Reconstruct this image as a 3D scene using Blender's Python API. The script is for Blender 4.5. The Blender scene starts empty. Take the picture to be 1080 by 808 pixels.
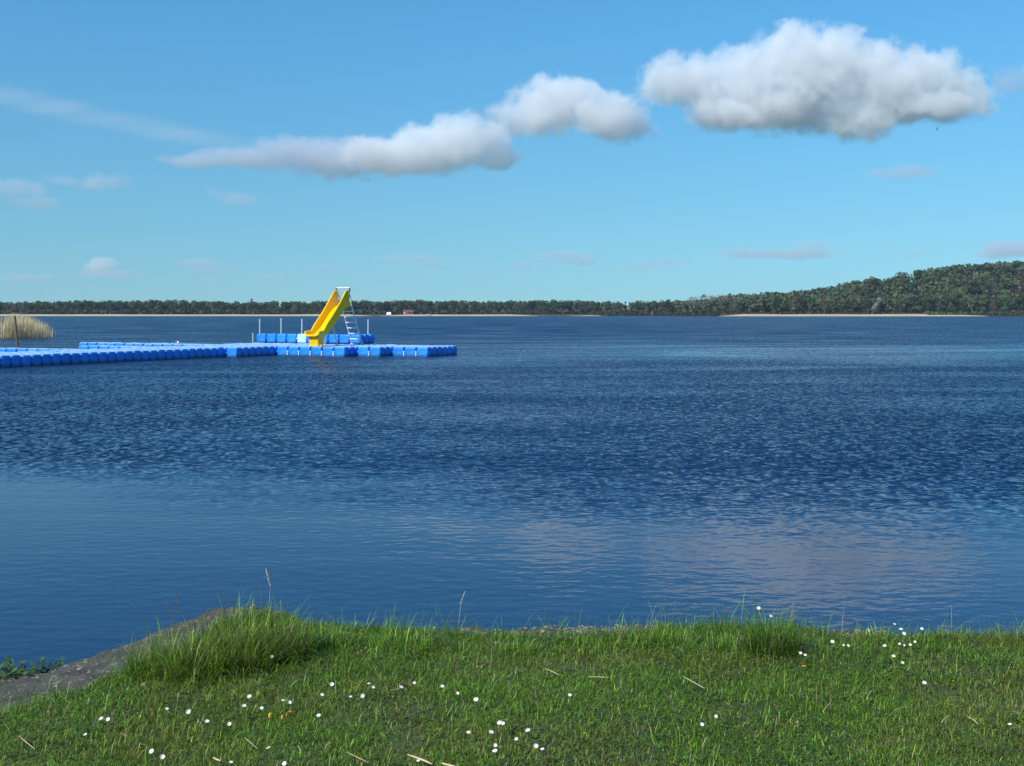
import bpy, bmesh, math, random
import numpy as np
from mathutils import Vector, Matrix, noise as mnoise

R = math.radians
C = bpy.context.scene.collection
rng = np.random.default_rng(7)
random.seed(7)

# ------------------------------------------------------------------ camera, sky, sun
H_CAM, F_PX, HORIZON = 1.65, 1200.0, 330.8
HAZE = 0.00010
scene = bpy.context.scene
cam_d = bpy.data.cameras.new("camera")
cam = bpy.data.objects.new("camera", cam_d)
C.objects.link(cam)
cam.location = (0, 0, H_CAM)
cam.rotation_euler = (R(90), 0, 0)
cam_d.sensor_width = 36.0
cam_d.lens = 36.0 * F_PX / 1080.0
cam_d.shift_y = -(404.0 - HORIZON) / 1080.0
cam_d.clip_start = 0.05
cam_d.clip_end = 60000.0
scene.camera = cam

SUN_EL, SUN_AZ = R(42), R(225)          # azimuth clockwise from +Y: behind the camera, to the left
world = bpy.data.worlds.new("World")
scene.world = world
world.use_nodes = True
wn, wl = world.node_tree.nodes, world.node_tree.links
wn.clear()
w_out = wn.new("ShaderNodeOutputWorld")
w_bg = wn.new("ShaderNodeBackground")
sky = wn.new("ShaderNodeTexSky")
sky.sky_type = 'NISHITA'
sky.sun_disc = False
sky.sun_elevation = SUN_EL
sky.sun_rotation = SUN_AZ
sky.altitude = 0
sky.air_density = 1.0
sky.dust_density = 0.35
sky.ozone_density = 1.6
w_bg.inputs["Strength"].default_value = 0.118
w_tc = wn.new("ShaderNodeTexCoord")
w_sep = wn.new("ShaderNodeSeparateXYZ")
w_ma = wn.new("ShaderNodeMath"); w_ma.operation = 'MULTIPLY_ADD'
w_ma.inputs[1].default_value = 0.68; w_ma.inputs[2].default_value = 0.075      # clear low air: no yellow band at the horizon
w_com = wn.new("ShaderNodeCombineXYZ")
w_nrm = wn.new("ShaderNodeVectorMath"); w_nrm.operation = 'NORMALIZE'
w_tint = wn.new("ShaderNodeMix"); w_tint.data_type = 'RGBA'; w_tint.blend_type = 'MULTIPLY'
w_tint.inputs[0].default_value = 1.0
w_grad = wn.new("ShaderNodeMapRange"); w_grad.inputs[1].default_value, w_grad.inputs[2].default_value = 0.0, 0.24
w_air = wn.new("ShaderNodeMix"); w_air.data_type = 'RGBA'
w_air.inputs[6].default_value = (0.56, 0.88, 0.93, 1)          # clear air overhead is a deeper blue than near the horizon
w_air.inputs[7].default_value = (0.43, 0.99, 1.24, 1)
wl.new(w_tc.outputs["Generated"], w_sep.inputs[0])
wl.new(w_sep.outputs[0], w_com.inputs[0]); wl.new(w_sep.outputs[1], w_com.inputs[1])
wl.new(w_sep.outputs[2], w_ma.inputs[0]); wl.new(w_ma.outputs[0], w_com.inputs[2])
wl.new(w_com.outputs[0], w_nrm.inputs[0]); wl.new(w_nrm.outputs[0], sky.inputs["Vector"])
wl.new(w_sep.outputs[2], w_grad.inputs[0]); wl.new(w_grad.outputs[0], w_air.inputs[0]); wl.new(w_air.outputs[2], w_tint.inputs[7])
wl.new(sky.outputs[0], w_tint.inputs[6])
wl.new(w_tint.outputs[2], w_bg.inputs[0])
wl.new(w_bg.outputs[0], w_out.inputs[0])

sun_d = bpy.data.lights.new("sun", 'SUN')
sun_d.energy = 4.9
sun_d.angle = R(0.5)
sun_d.color = (1.0, 0.97, 0.92)
sun = bpy.data.objects.new("sun", sun_d)
C.objects.link(sun)
sun_vec = Vector((math.sin(SUN_AZ) * math.cos(SUN_EL), math.cos(SUN_AZ) * math.cos(SUN_EL), math.sin(SUN_EL)))
sun.rotation_euler = sun_vec.to_track_quat('Z', 'Y').to_euler()
sun.location = (0, 0, 50)

vs = scene.view_settings
vs.view_transform = 'Standard'
vs.look = 'None'
vs.exposure = 0.0
vs.gamma = 1.0
vs.use_curve_mapping = False
scene.cycles.max_bounces = 10
scene.cycles.volume_bounces = 7
scene.cycles.transparent_max_bounces = 16
scene.cycles.use_denoising = True


# ------------------------------------------------------------------ helpers
def at(px, py, z):
    """photo pixel -> point on the level plane at height z"""
    d = (H_CAM - z) * F_PX / (py - HORIZON)
    return Vector(((px - 540.0) / F_PX * d, d, z))


def atd(px, py, d):
    """photo pixel -> point at distance d"""
    return Vector(((px - 540.0) / F_PX * d, d, H_CAM - (py - HORIZON) / F_PX * d))


def tag(o, label=None, cat=None, group=None, kind=None):
    if label: o["label"] = label
    if cat: o["category"] = cat
    if group: o["group"] = group
    if kind: o["kind"] = kind
    return o


def link(name, me, mat=None, parent=None):
    o = bpy.data.objects.new(name, me)
    C.objects.link(o)
    if mat is not None:
        for m in (mat if isinstance(mat, (list, tuple)) else [mat]):
            if not me.materials or m.name not in [x.name for x in me.materials]:
                me.materials.append(m)
    if parent is not None:
        o.parent = parent
    return o


def empty(name, loc=(0, 0, 0), rz=0.0):
    o = bpy.data.objects.new(name, None)
    C.objects.link(o)
    o.location = loc
    o.rotation_euler = (0, 0, rz)
    o.empty_display_size = 0.1
    return o


class MB:
    """collects shapes; build() links them as one mesh object"""
    def __init__(s):
        s.v, s.f, s.mi = [], [], []
        s.cur = 0

    def add(s, vs_, fs_):
        b = len(s.v)
        s.v += [tuple(x) for x in vs_]
        s.f += [tuple(i + b for i in f) for f in fs_]
        s.mi += [s.cur] * len(fs_)

    def box(s, c, sz, M=None):
        x, y, z = [k / 2 for k in sz]
        P = [Vector(c) + Vector(q) for q in ((-x, -y, -z), (x, -y, -z), (x, y, -z), (-x, y, -z), (-x, -y, z), (x, -y, z), (x, y, z), (-x, y, z))]
        if M: P = [M @ p for p in P]
        s.add(P, [(0, 3, 2, 1), (4, 5, 6, 7), (0, 1, 5, 4), (1, 2, 6, 5), (2, 3, 7, 6), (3, 0, 4, 7)])

    def tube(s, pts, rad, n=8, cap=True):
        pts = [Vector(p) for p in pts]
        rs = rad if isinstance(rad, (list, tuple)) else [rad] * len(pts)
        V = []
        up = Vector((0.13, 0.27, 1)).normalized()
        for i, p in enumerate(pts):
            t = (pts[min(i + 1, len(pts) - 1)] - pts[max(i - 1, 0)]).normalized()
            a = t.cross(up)
            if a.length < 1e-3: a = t.cross(Vector((1, 0, 0)))
            a.normalize()
            b = a.cross(t)
            for k in range(n):
                q = 2 * math.pi * k / n
                V.append(p + (a * math.cos(q) + b * math.sin(q)) * rs[i])
        F = []
        for i in range(len(pts) - 1):
            for k in range(n):
                F.append((i * n + k, i * n + (k + 1) % n, (i + 1) * n + (k + 1) % n, (i + 1) * n + k))
        if cap:
            F.append(tuple(range(n))[::-1])
            F.append(tuple((len(pts) - 1) * n + k for k in range(n)))
        s.add(V, F)

    def build(s, name, mat, parent=None, smooth=False):
        me = bpy.data.meshes.new(name)
        me.from_pydata(s.v, [], s.f)
        mats = mat if isinstance(mat, (list, tuple)) else [mat]
        for m in mats: me.materials.append(m)
        if len(mats) > 1: me.polygons.foreach_set("material_index", s.mi)
        if smooth: me.polygons.foreach_set("use_smooth", [True] * len(me.polygons))
        me.update()
        o = bpy.data.objects.new(name, me)
        C.objects.link(o)
        if parent is not None: o.parent = parent
        return o


def np_mesh(name, V, F, colors=None, smooth=False):
    """V (n,3), F list of (k,3|4) arrays; colors (n,3) per vertex"""
    me = bpy.data.meshes.new(name)
    V = np.asarray(V, np.float32)
    me.vertices.add(len(V))
    me.vertices.foreach_set("co", V.ravel())
    loops, starts, tot = [], [], 0
    for A in F:
        A = np.asarray(A, np.int32)
        if len(A) == 0: continue
        k = A.shape[1]
        loops.append(A.ravel())
        starts.append(tot + np.arange(len(A), dtype=np.int32) * k)
        tot += A.size
    loops, starts = np.concatenate(loops), np.concatenate(starts)
    me.loops.add(len(loops))
    me.loops.foreach_set("vertex_index", loops)
    me.polygons.add(len(starts))
    me.polygons.foreach_set("loop_start", starts)
    if smooth: me.polygons.foreach_set("use_smooth", np.ones(len(starts), bool))
    if colors is not None:
        a = me.color_attributes.new("tint", 'FLOAT_COLOR', 'POINT')
        c = np.ones((len(V), 4), np.float32)
        c[:, :3] = colors
        a.data.foreach_set("color", c.ravel())
    me.update(calc_edges=True)
    me.validate()
    return me


def vnoise(x, y, s=1.0, seed=0.0):
    """smooth value noise on arrays"""
    x = np.asarray(x, float) * s + seed * 17.3
    y = np.asarray(y, float) * s + seed * 9.1
    xi, yi = np.floor(x), np.floor(y)
    fx, fy = x - xi, y - yi
    fx, fy = fx * fx * (3 - 2 * fx), fy * fy * (3 - 2 * fy)
    def h(a, b):
        q = np.sin(a * 127.1 + b * 311.7 + seed * 3.7) * 43758.5453
        return q - np.floor(q)
    return (h(xi, yi) * (1 - fx) + h(xi + 1, yi) * fx) * (1 - fy) + (h(xi, yi + 1) * (1 - fx) + h(xi + 1, yi + 1) * fx) * fy


def fbm(x, y, s=1.0, seed=0.0, o=4):
    t, a, n = 0, 0.5, 0
    for k in range(o):
        t = t + a * vnoise(x, y, s * 2 ** k, seed + k)
        n += a
        a *= 0.5
    return t / n


# ------------------------------------------------------------------ materials
def new_mat(name):
    m = bpy.data.materials.new(name)
    m.use_nodes = True
    nt = m.node_tree
    return m, nt.nodes, nt.links, nt.nodes["Principled BSDF"]


def noise_mix(n, l, c1, c2, scale, detail=4, coord="Object", lo=0.35, hi=0.65, stretch=None):
    tc = n.new("ShaderNodeTexCoord")
    src = tc.outputs[coord]
    if stretch:
        mp = n.new("ShaderNodeMapping")
        mp.inputs["Scale"].default_value = stretch
        l.new(src, mp.inputs[0])
        src = mp.outputs[0]
    t = n.new("ShaderNodeTexNoise")
    t.inputs["Scale"].default_value = scale
    t.inputs["Detail"].default_value = detail
    l.new(src, t.inputs["Vector"])
    r = n.new("ShaderNodeMapRange")
    r.inputs[1].default_value, r.inputs[2].default_value = lo, hi
    l.new(t.outputs[0], r.inputs[0])
    mx = n.new("ShaderNodeMix")
    mx.data_type = 'RGBA'
    mx.inputs[6].default_value = (*c1, 1)
    mx.inputs[7].default_value = (*c2, 1)
    l.new(r.outputs[0], mx.inputs[0])
    return mx.outputs[2], t


def simple(name, c1, c2, scale=6, rough=0.5, metal=0.0, bump=0.0, lo=0.35, hi=0.65, coord="Object"):
    m, n, l, p = new_mat(name)
    col, t = noise_mix(n, l, c1, c2, scale, lo=lo, hi=hi, coord=coord)
    l.new(col, p.inputs["Base Color"])
    p.inputs["Roughness"].default_value = rough
    p.inputs["Metallic"].default_value = metal
    if bump:
        b = n.new("ShaderNodeBump")
        b.inputs["Distance"].default_value = bump
        l.new(t.outputs[0], b.inputs["Height"])
        l.new(b.outputs[0], p.inputs["Normal"])
    return m


def leaf_mat(name, base=None, trans=0.35, rough=0.5, obj_var=0.0):
    """leaves and blades: colour from the per-blade tint, light coming through"""
    m, n, l, p = new_mat(name)
    out = n["Material Output"]
    if base is None:
        a = n.new("ShaderNodeAttribute")
        a.attribute_name = "tint"
        col = a.outputs["Color"]
    else:
        col, _ = noise_mix(n, l, base[0], base[1], base[2])
    if obj_var:
        oi = n.new("ShaderNodeObjectInfo")
        hs = n.new("ShaderNodeHueSaturation")
        r = n.new("ShaderNodeMapRange")
        r.inputs[3].default_value, r.inputs[4].default_value = 1 - obj_var, 1 + obj_var
        l.new(oi.outputs["Random"], r.inputs[0])
        l.new(r.outputs[0], hs.inputs["Value"])
        m2 = n.new("ShaderNodeMath"); m2.operation = 'MULTIPLY'; m2.inputs[1].default_value = 7.31
        m3 = n.new("ShaderNodeMath"); m3.operation = 'FRACT'
        l.new(oi.outputs["Random"], m2.inputs[0]); l.new(m2.outputs[0], m3.inputs[0])
        r2 = n.new("ShaderNodeMapRange")
        r2.inputs[3].default_value, r2.inputs[4].default_value = 0.46, 0.54
        l.new(m3.outputs[0], r2.inputs[0]); l.new(r2.outputs[0], hs.inputs["Hue"])
        l.new(col, hs.inputs["Color"])
        col = hs.outputs[0]
    l.new(col, p.inputs["Base Color"])
    p.inputs["Roughness"].default_value = rough
    p.inputs["Specular IOR Level"].default_value = 0.3
    tr = n.new("ShaderNodeBsdfTranslucent")
    l.new(col, tr.inputs[0])
    mx = n.new("ShaderNodeMixShader")
    mx.inputs[0].default_value = trans
    l.new(p.outputs[0], mx.inputs[1])
    l.new(tr.outputs[0], mx.inputs[2])
    l.new(mx.outputs[0], out.inputs[0])
    return m


M = {}
M["blade"] = leaf_mat("grass_blade", trans=0.42, rough=0.36)
M["foliage"] = leaf_mat("tree_foliage", trans=0.2, rough=0.7, obj_var=0.22)
M["wood"] = leaf_mat("far_wood_foliage", trans=0.15, rough=0.8)
M["bark"] = simple("bark", (0.16, 0.14, 0.11), (0.25, 0.22, 0.18), 1.5, 0.9)
M["twig"] = simple("bare_twig", (0.20, 0.165, 0.15), (0.27, 0.23, 0.21), 0.6, 0.9)
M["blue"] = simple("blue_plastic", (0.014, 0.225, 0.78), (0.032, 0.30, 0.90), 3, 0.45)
M["blue"].node_tree.nodes["Principled BSDF"].inputs["Specular IOR Level"].default_value = 0.3
def weather_plastic(m, z_line):
    """slightly different fading of every cube, algae and scum along the waterline"""
    n, l = m.node_tree.nodes, m.node_tree.links
    p = n["Principled BSDF"]
    src = p.inputs["Base Color"].links[0].from_socket
    oi = n.new("ShaderNodeObjectInfo")
    r = n.new("ShaderNodeMapRange"); r.inputs[3].default_value, r.inputs[4].default_value = .82, 1.08
    l.new(oi.outputs["Random"], r.inputs[0])
    hs = n.new("ShaderNodeHueSaturation")
    l.new(r.outputs[0], hs.inputs["Value"]); l.new(src, hs.inputs["Color"])
    tc = n.new("ShaderNodeTexCoord"); sp = n.new("ShaderNodeSeparateXYZ"); l.new(tc.outputs["Object"], sp.inputs[0])
    t = n.new("ShaderNodeTexNoise"); t.inputs["Scale"].default_value = 11; t.inputs["Detail"].default_value = 4; l.new(tc.outputs["Object"], t.inputs["Vector"])
    a = n.new("ShaderNodeMath"); a.operation = 'MULTIPLY_ADD'; a.inputs[1].default_value = -.16; l.new(t.outputs[0], a.inputs[0]); l.new(sp.outputs[2], a.inputs[2])
    g = n.new("ShaderNodeMapRange"); g.inputs[1].default_value, g.inputs[2].default_value, g.inputs[3].default_value, g.inputs[4].default_value = z_line - .06, z_line + .03, .75, 0
    l.new(a.outputs[0], g.inputs[0])
    mx = n.new("ShaderNodeMix"); mx.data_type = 'RGBA'; mx.inputs[7].default_value = (.03, .05, .045, 1)
    l.new(g.outputs[0], mx.inputs[0]); l.new(hs.outputs[0], mx.inputs[6]); l.new(mx.outputs[2], p.inputs["Base Color"])


weather_plastic(M["blue"], .0)
M["blue_top"] = simple("scuffed_sky_sheen_blue", (0.20, 0.41, 0.80), (0.38, 0.54, 0.82), 5, 0.42)  # paler cube tops: scuffing plus grazing sky sheen put into the colour
M["pale_blue"] = simple("bleached_plastic", (0.36, 0.60, 0.85), (0.55, 0.72, 0.88), 9, 0.45)
M["yellow"] = simple("yellow_fibreglass", (0.92, 0.535, 0.002), (0.96, 0.58, 0.004), 4, 0.25)
M["steel"] = simple("galvanised_steel", (0.55, 0.56, 0.57), (0.72, 0.73, 0.74), 30, 0.42, 0.35)
M["white"] = simple("white_paint", (0.72, 0.72, 0.70), (0.82, 0.82, 0.80), 12, 0.5)
M["lug"] = simple("white_coupling_plastic", (0.6, 0.66, 0.7), (0.78, 0.8, 0.82), 20, 0.5)
M["post"] = simple("weathered_post", (0.10, 0.065, 0.045), (0.2, 0.13, 0.09), 14, 0.85, bump=0.004)
M["red"] = simple("red_paint", (0.45, 0.04, 0.03), (0.55, 0.06, 0.05), 20, 0.5)
M["brick"] = simple("red_brown_wall", (0.20, 0.075, 0.055), (0.28, 0.11, 0.08), 0.8, 0.85)
M["rooftile"] = simple("dark_red_roof", (0.13, 0.055, 0.045), (0.2, 0.08, 0.06), 0.8, 0.85)
M["dark"] = simple("dark_opening", (0.02, 0.02, 0.022), (0.03, 0.03, 0.032), 2, 0.4)
M["bird"] = simple("dark_plumage", (0.02, 0.02, 0.025), (0.04, 0.04, 0.045), 8, 0.7)
M["straw"] = simple("dry_straw", (0.48, 0.36, 0.19), (0.62, 0.5, 0.3), 40, 0.7)
M["brown_stalk"] = simple("brown_stalk", (0.09, 0.06, 0.035), (0.17, 0.12, 0.07), 40, 0.8)
M["petal"] = simple("white_petal", (0.62, 0.61, 0.60), (0.76, 0.74, 0.74), 60, 0.6)
M["centre"] = simple("yellow_flower_centre", (0.75, 0.45, 0.02), (0.85, 0.55, 0.03), 90, 0.7)
M["stem"] = simple("green_stem", (0.07, 0.12, 0.03), (0.1, 0.16, 0.04), 50, 0.6)
M["dandelion"] = simple("yellow_floret", (0.78, 0.45, 0.01), (0.88, 0.58, 0.02), 80, 0.6)
M["dead_leaf"] = simple("dead_leaf", (0.22, 0.13, 0.075), (0.38, 0.25, 0.15), 30, 0.8)
M["reed"] = leaf_mat("dry_reed", trans=0.2, rough=0.7)
M["sand"] = simple("pale_sand", (0.44, 0.36, 0.21), (0.54, 0.45, 0.28), 0.08, 0.95)


def ground_mat():
    m, n, l, p = new_mat("lawn_soil")
    col, t = noise_mix(n, l, (0.030, 0.058, 0.012), (0.060, 0.062, 0.022), 7, 6)
    l.new(col, p.inputs["Base Color"])
    p.inputs["Roughness"].default_value = 0.95
    return m


def stone_mat():
    m, n, l, p = new_mat("old_concrete_with_gravel")
    col, t = noise_mix(n, l, (0.038, 0.034, 0.029), (0.10, 0.088, 0.073), 9, 8, lo=0.3, hi=0.7)
    tc = n.new("ShaderNodeTexCoord")
    v = n.new("ShaderNodeTexVoronoi")
    v.inputs["Scale"].default_value = 75
    l.new(tc.outputs["Object"], v.inputs["Vector"])
    r = n.new("ShaderNodeMapRange")
    r.inputs[1].default_value, r.inputs[2].default_value = 0.90, 1.0
    sep = n.new("ShaderNodeSeparateColor")
    l.new(v.outputs["Color"], sep.inputs[0])
    l.new(sep.outputs[0], r.inputs[0])
    mx = n.new("ShaderNodeMix"); mx.data_type = 'RGBA'
    mx.inputs[7].default_value = (0.30, 0.27, 0.22, 1)
    l.new(r.outputs[0], mx.inputs[0]); l.new(col, mx.inputs[6])
    # moss in broad patches
    t2 = n.new("ShaderNodeTexNoise"); t2.inputs["Scale"].default_value = 3.1; t2.inputs["Detail"].default_value = 6
    l.new(tc.outputs["Object"], t2.inputs["Vector"])
    r2 = n.new("ShaderNodeMapRange"); r2.inputs[1].default_value, r2.inputs[2].default_value = 0.52, 0.66; r2.inputs[4].default_value = 0.75
    l.new(t2.outputs[0], r2.inputs[0])
    mx2 = n.new("ShaderNodeMix"); mx2.data_type = 'RGBA'
    mx2.inputs[7].default_value = (0.045, 0.05, 0.02, 1)
    l.new(r2.outputs[0], mx2.inputs[0]); l.new(mx.outputs[2], mx2.inputs[6])
    l.new(mx2.outputs[2], p.inputs["Base Color"])
    p.inputs["Roughness"].default_value = 0.92
    b = n.new("ShaderNodeBump"); b.inputs["Distance"].default_value = 0.006; b.inputs["Strength"].default_value = 0.8
    ad = n.new("ShaderNodeMath"); ad.operation = 'SUBTRACT'
    l.new(t.outputs[0], ad.inputs[0]); l.new(v.outputs["Distance"], ad.inputs[1])
    l.new(ad.outputs[0], b.inputs["Height"]); l.new(b.outputs[0], p.inputs["Normal"])
    return m


def far_ground_mat():
    m, n, l, p = new_mat("forest_floor")
    col, t = noise_mix(n, l, (0.045, 0.05, 0.022), (0.085, 0.07, 0.04), 0.05, 5)
    l.new(col, p.inputs["Base Color"])
    p.inputs["Roughness"].default_value = 0.95
    return m


LEAN = 0.05
WAVES = (0.21, 0.082, 0.0052, 0.0034)      # wave heights: wind chop, ripples on it, slow swell, fine calm ripples


def water_mat():
    m, n, l, p = new_mat("lake_water")
    p.inputs["Base Color"].default_value = (0.004, 0.020, 0.062, 1)
    p.inputs["Roughness"].default_value = 0.075
    p.inputs["IOR"].default_value = 1.33
    geo = n.new("ShaderNodeNewGeometry")
    sep = n.new("ShaderNodeSeparateXYZ")
    l.new(geo.outputs["Position"], sep.inputs[0])

    def math_(op, a, b=None, clamp=False):
        k = n.new("ShaderNodeMath"); k.operation = op; k.use_clamp = clamp
        for i, q in enumerate((a, b)):
            if q is None: continue
            if isinstance(q, (int, float)): k.inputs[i].default_value = q
            else: l.new(q, k.inputs[i])
        return k.outputs[0]

    def noise(scale, detail, stretch=(1, 1, 1), rough=0.5, dist=0.0, off=(0, 0, 0)):
        mp = n.new("ShaderNodeMapping"); mp.inputs["Scale"].default_value = stretch; mp.inputs["Location"].default_value = off
        l.new(geo.outputs["Position"], mp.inputs[0])
        t = n.new("ShaderNodeTexNoise"); t.inputs["Scale"].default_value = scale; t.inputs["Detail"].default_value = detail
        t.inputs["Roughness"].default_value = rough; t.inputs["Distortion"].default_value = dist
        l.new(mp.outputs[0], t.inputs["Vector"])
        return t.outputs[0]

    def rng_(x, a, b, c=0.0, d=1.0):
        k = n.new("ShaderNodeMapRange"); k.interpolation_type = 'SMOOTHSTEP'
        for i, q in zip((1, 2, 3, 4), (a, b, c, d)): k.inputs[i].default_value = q
        l.new(x, k.inputs[0])
        return k.outputs[0]

    X, Y = sep.outputs[0], sep.outputs[1]
    big = noise(0.22, 2, (1, 0.6, 1))
    # calm lee water along the bank, wind ripples farther out
    edge = math_('ADD', math_('ADD', Y, math_('MULTIPLY', X, 0.27)), math_('MULTIPLY', math_('SUBTRACT', big, 0.5), 4.0))
    wind = rng_(edge, 8.4, 14.2)
    # a smoother lane behind the ripples, on the right
    lane_n = math_('ADD', Y, math_('MULTIPLY', math_('SUBTRACT', noise(0.05, 2, (0.5, 1, 1)), 0.5), 14.0))
    lane = math_('MULTIPLY', math_('MULTIPLY', rng_(lane_n, 36, 43), rng_(lane_n, 66, 54)), rng_(X, -8, 8))
    wind = math_('MULTIPLY', wind, math_('SUBTRACT', 1.0, math_('MULTIPLY', lane, 0.55)))
    patch = rng_(noise(0.35, 3, (0.35, 1, 1), off=(5, 3, 0)), 0.3, 0.7, 0.5, 1.35)
    wind = math_('MULTIPLY', wind, patch)
    EPS = 0.02

    def layer(amp, scale, detail, stretch, rough, dist, mask=None):
        """true slopes of one wave layer: finite differences of its height"""
        h = []
        for off in ((0, 0, 0), (EPS, 0, 0), (0, EPS, 0)):
            ad = n.new("ShaderNodeVectorMath"); ad.operation = 'ADD'; ad.inputs[1].default_value = off
            l.new(geo.outputs["Position"], ad.inputs[0])
            mp = n.new("ShaderNodeVectorMath"); mp.operation = 'MULTIPLY'; mp.inputs[1].default_value = stretch
            l.new(ad.outputs[0], mp.inputs[0])
            t = n.new("ShaderNodeTexNoise"); t.inputs["Scale"].default_value = scale; t.inputs["Detail"].default_value = detail
            t.inputs["Roughness"].default_value = rough; t.inputs["Distortion"].default_value = dist
            l.new(mp.outputs[0], t.inputs["Vector"])
            h.append(t.outputs[0])
        out = []
        for k in (1, 2):
            d_ = math_('MULTIPLY', math_('SUBTRACT', h[0], h[k]), amp / EPS)
            out.append(math_('MULTIPLY', d_, mask) if mask is not None else d_)
        return out
    L = [layer(WAVES[0], 3.5, 2, (0.85, 1.1, 1), 0.5, 0.5, wind), layer(WAVES[1], 8.0, 1, (1, 1, 1), 0.5, 0.0, wind),
         layer(WAVES[2], 0.9, 2, (0.35, 1.4, 1), 0.5, 0.3), layer(WAVES[3], 9.0, 2, (0.7, 1.1, 1), 0.5, 0.0)]
    # wind blows onto the bank: the wavelets lean towards it, their steep faces look at the shore
    sx_ = math_('ADD', L[0][0], L[1][0])
    sy_ = math_('ADD', L[0][1], L[1][1])
    c_ = math_('MULTIPLY', wind, rng_(Y, 45.0, 110.0, LEAN, LEAN * 2.6))
    sy_ = math_('MULTIPLY', math_('SQRT', math_('ADD', math_('MULTIPLY', sy_, sy_), math_('MULTIPLY', c_, c_))), -1.0)
    for q_ in L[2:]: sx_, sy_ = math_('ADD', sx_, q_[0]), math_('ADD', sy_, q_[1])
    cb = n.new("ShaderNodeCombineXYZ"); cb.inputs[2].default_value = 1.0
    l.new(sx_, cb.inputs[0]); l.new(sy_, cb.inputs[1])
    nm = n.new("ShaderNodeVectorMath"); nm.operation = 'NORMALIZE'
    l.new(cb.outputs[0], nm.inputs[0]); l.new(nm.outputs[0], p.inputs["Normal"])
    return m


M["soil"], M["stone"], M["floor"], M["water"] = ground_mat(), stone_mat(), far_ground_mat(), water_mat()

# ------------------------------------------------------------------ near ground: bank edge, lawn
EDGE = [(-40, 0.0, 0.05), (-14, 3.6, 0.08), (-8, 4.1, 0.10), (-4, 4.55, 0.10), (-2.7, 4.80, 0.10), (-2.2, 4.88, 0.10), (-1.97, 4.90, 0.12), (-1.84, 5.02, 0.15), (-1.71, 5.13, 0.17),
        (-1.54, 5.30, 0.22), (-1.38, 5.36, 0.26), (-1.2, 5.37, 0.275), (-1.06, 5.33, 0.26), (-0.92, 5.29, 0.20), (-0.6, 5.27, 0.195), (-0.26, 5.25, 0.20), (0.44, 5.28, 0.205), (1.0, 5.29, 0.20),
        (1.49, 5.27, 0.19), (2.0, 5.23, 0.18), (2.33, 5.18, 0.17), (3.5, 5.08, 0.16), (6, 4.9, 0.15), (12, 4.5, 0.12), (40, 1.0, 0.08)]
EX, EY, EZ = [np.array([e[i] for e in EDGE]) for i in range(3)]


def edge_y(x): return np.interp(x, EX, EY) + 0.012 * (vnoise(x, 0 * x, 6, 3) - 0.5)
def edge_z(x): return np.interp(x, EX, EZ)
def strip_w(x):
    """width of the bare concrete between water and grass"""
    return np.interp(x, [-8, -2.6, -2.0, -1.75, -1.5, -1.3, -1.1, -0.9, -0.5, -0.2, 0.1, 0.45, 0.7, 1.3, 1.5, 1.75, 1.9, 2.6], [0.95, 0.95, 0.92, 0.84, 0.70, 0.30, 0.14, 0.08, 0.04, 0.12, 0.15, 0.19, 0.05, 0.02, 0.15, 0.15, 0.03, 0.05])
def lawn_z(x, y):
    q = edge_y(x) - y
    base = 0.20 + 0.035 * np.clip(-y + 4.6, 0, 3) + 0.03 * (fbm(x, y, 1.1, 5, 3) - 0.5) + 0.02 * (fbm(x, y, 5, 6, 2) - 0.5)
    base = base - 0.06 * np.clip(-1.5 - x, 0, 1)
    k = np.clip(q / 0.6, 0, 1)
    z = edge_z(x) * (1 - k) + base * k
    z = z + 0.05 * np.exp(-(((x + 1.1) / 0.4) ** 2 + ((y - 5.0) / 0.22) ** 2))
    drop = np.clip((q - strip_w(x)) / 0.05 + 1.0, 0, 1)         # dips under the concrete strip
    return z - 0.07 * (1 - drop) - np.clip(-q, 0, 1) * 1.2


def grid_mesh(name, xs, ys, fz, mat, **kw):
    X, Y = np.meshgrid(xs, ys)
    V = np.stack([X.ravel(), Y.ravel(), fz(X.ravel(), Y.ravel())], 1)
    nx, ny = len(xs), len(ys)
    i = (np.arange(ny - 1)[:, None] * nx + np.arange(nx - 1)[None]).ravel()
    F = np.stack([i, i + 1, i + nx + 1, i + nx], 1)
    return link(name, np_mesh(name, V, [F], smooth=True), mat)


xs = np.concatenate([np.linspace(-40, -4, 37), np.arange(-3.95, 4.0, 0.035), np.linspace(4.05, 40, 37)])
ys = np.concatenate([np.linspace(-40, 2.4, 30), np.arange(2.45, 5.9, 0.035)])
o = grid_mesh("ground", xs, ys, lawn_z, M["soil"])
tag(o, "lawn soil under the grass of the near bank", None, None, "structure")

# concrete bank strip swept along the edge
sx = np.concatenate([np.linspace(-14, -3.2, 60), np.arange(-3.18, 3.2, 0.016), np.linspace(3.2, 12, 50)])
prof = [(0.35, -0.55), (0.10, -0.12), (0.03, -0.045), (0.0, -0.012), (-0.03, 0.0)] + [(-0.03 - 0.02 * k, 0.0) for k in range(1, 50)]
V = []
for (t, dz) in prof:
    yy = edge_y(sx)
    q = -t
    y = yy + t
    w = strip_w(sx) + 0.14
    base = 0.20 - 0.06 * np.clip(-1.5 - sx, 0, 1) + 0.05 * np.exp(-(((sx + 1.1) / 0.4) ** 2 + ((y - 5.0) / 0.22) ** 2))
    k = np.clip(q / 0.6, 0, 1)
    z = edge_z(sx) * (1 - k) + base * k + dz
    rough = (fbm(sx, y, 9, 2, 4) - 0.5) * 0.035 + (fbm(sx, y, 42, 4, 2) - 0.5) * 0.016
    z = z + rough - np.clip((q - w) / 0.08, 0, 3) * 0.12
    y = y + (fbm(sx, z * 0 + t * 3, 12, 8, 3) - 0.5) * 0.03 * (1 if t >= -0.03 else 0)
    V.append(np.stack([sx, y, z], 1))
nx, ny = len(sx), len(prof)
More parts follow.
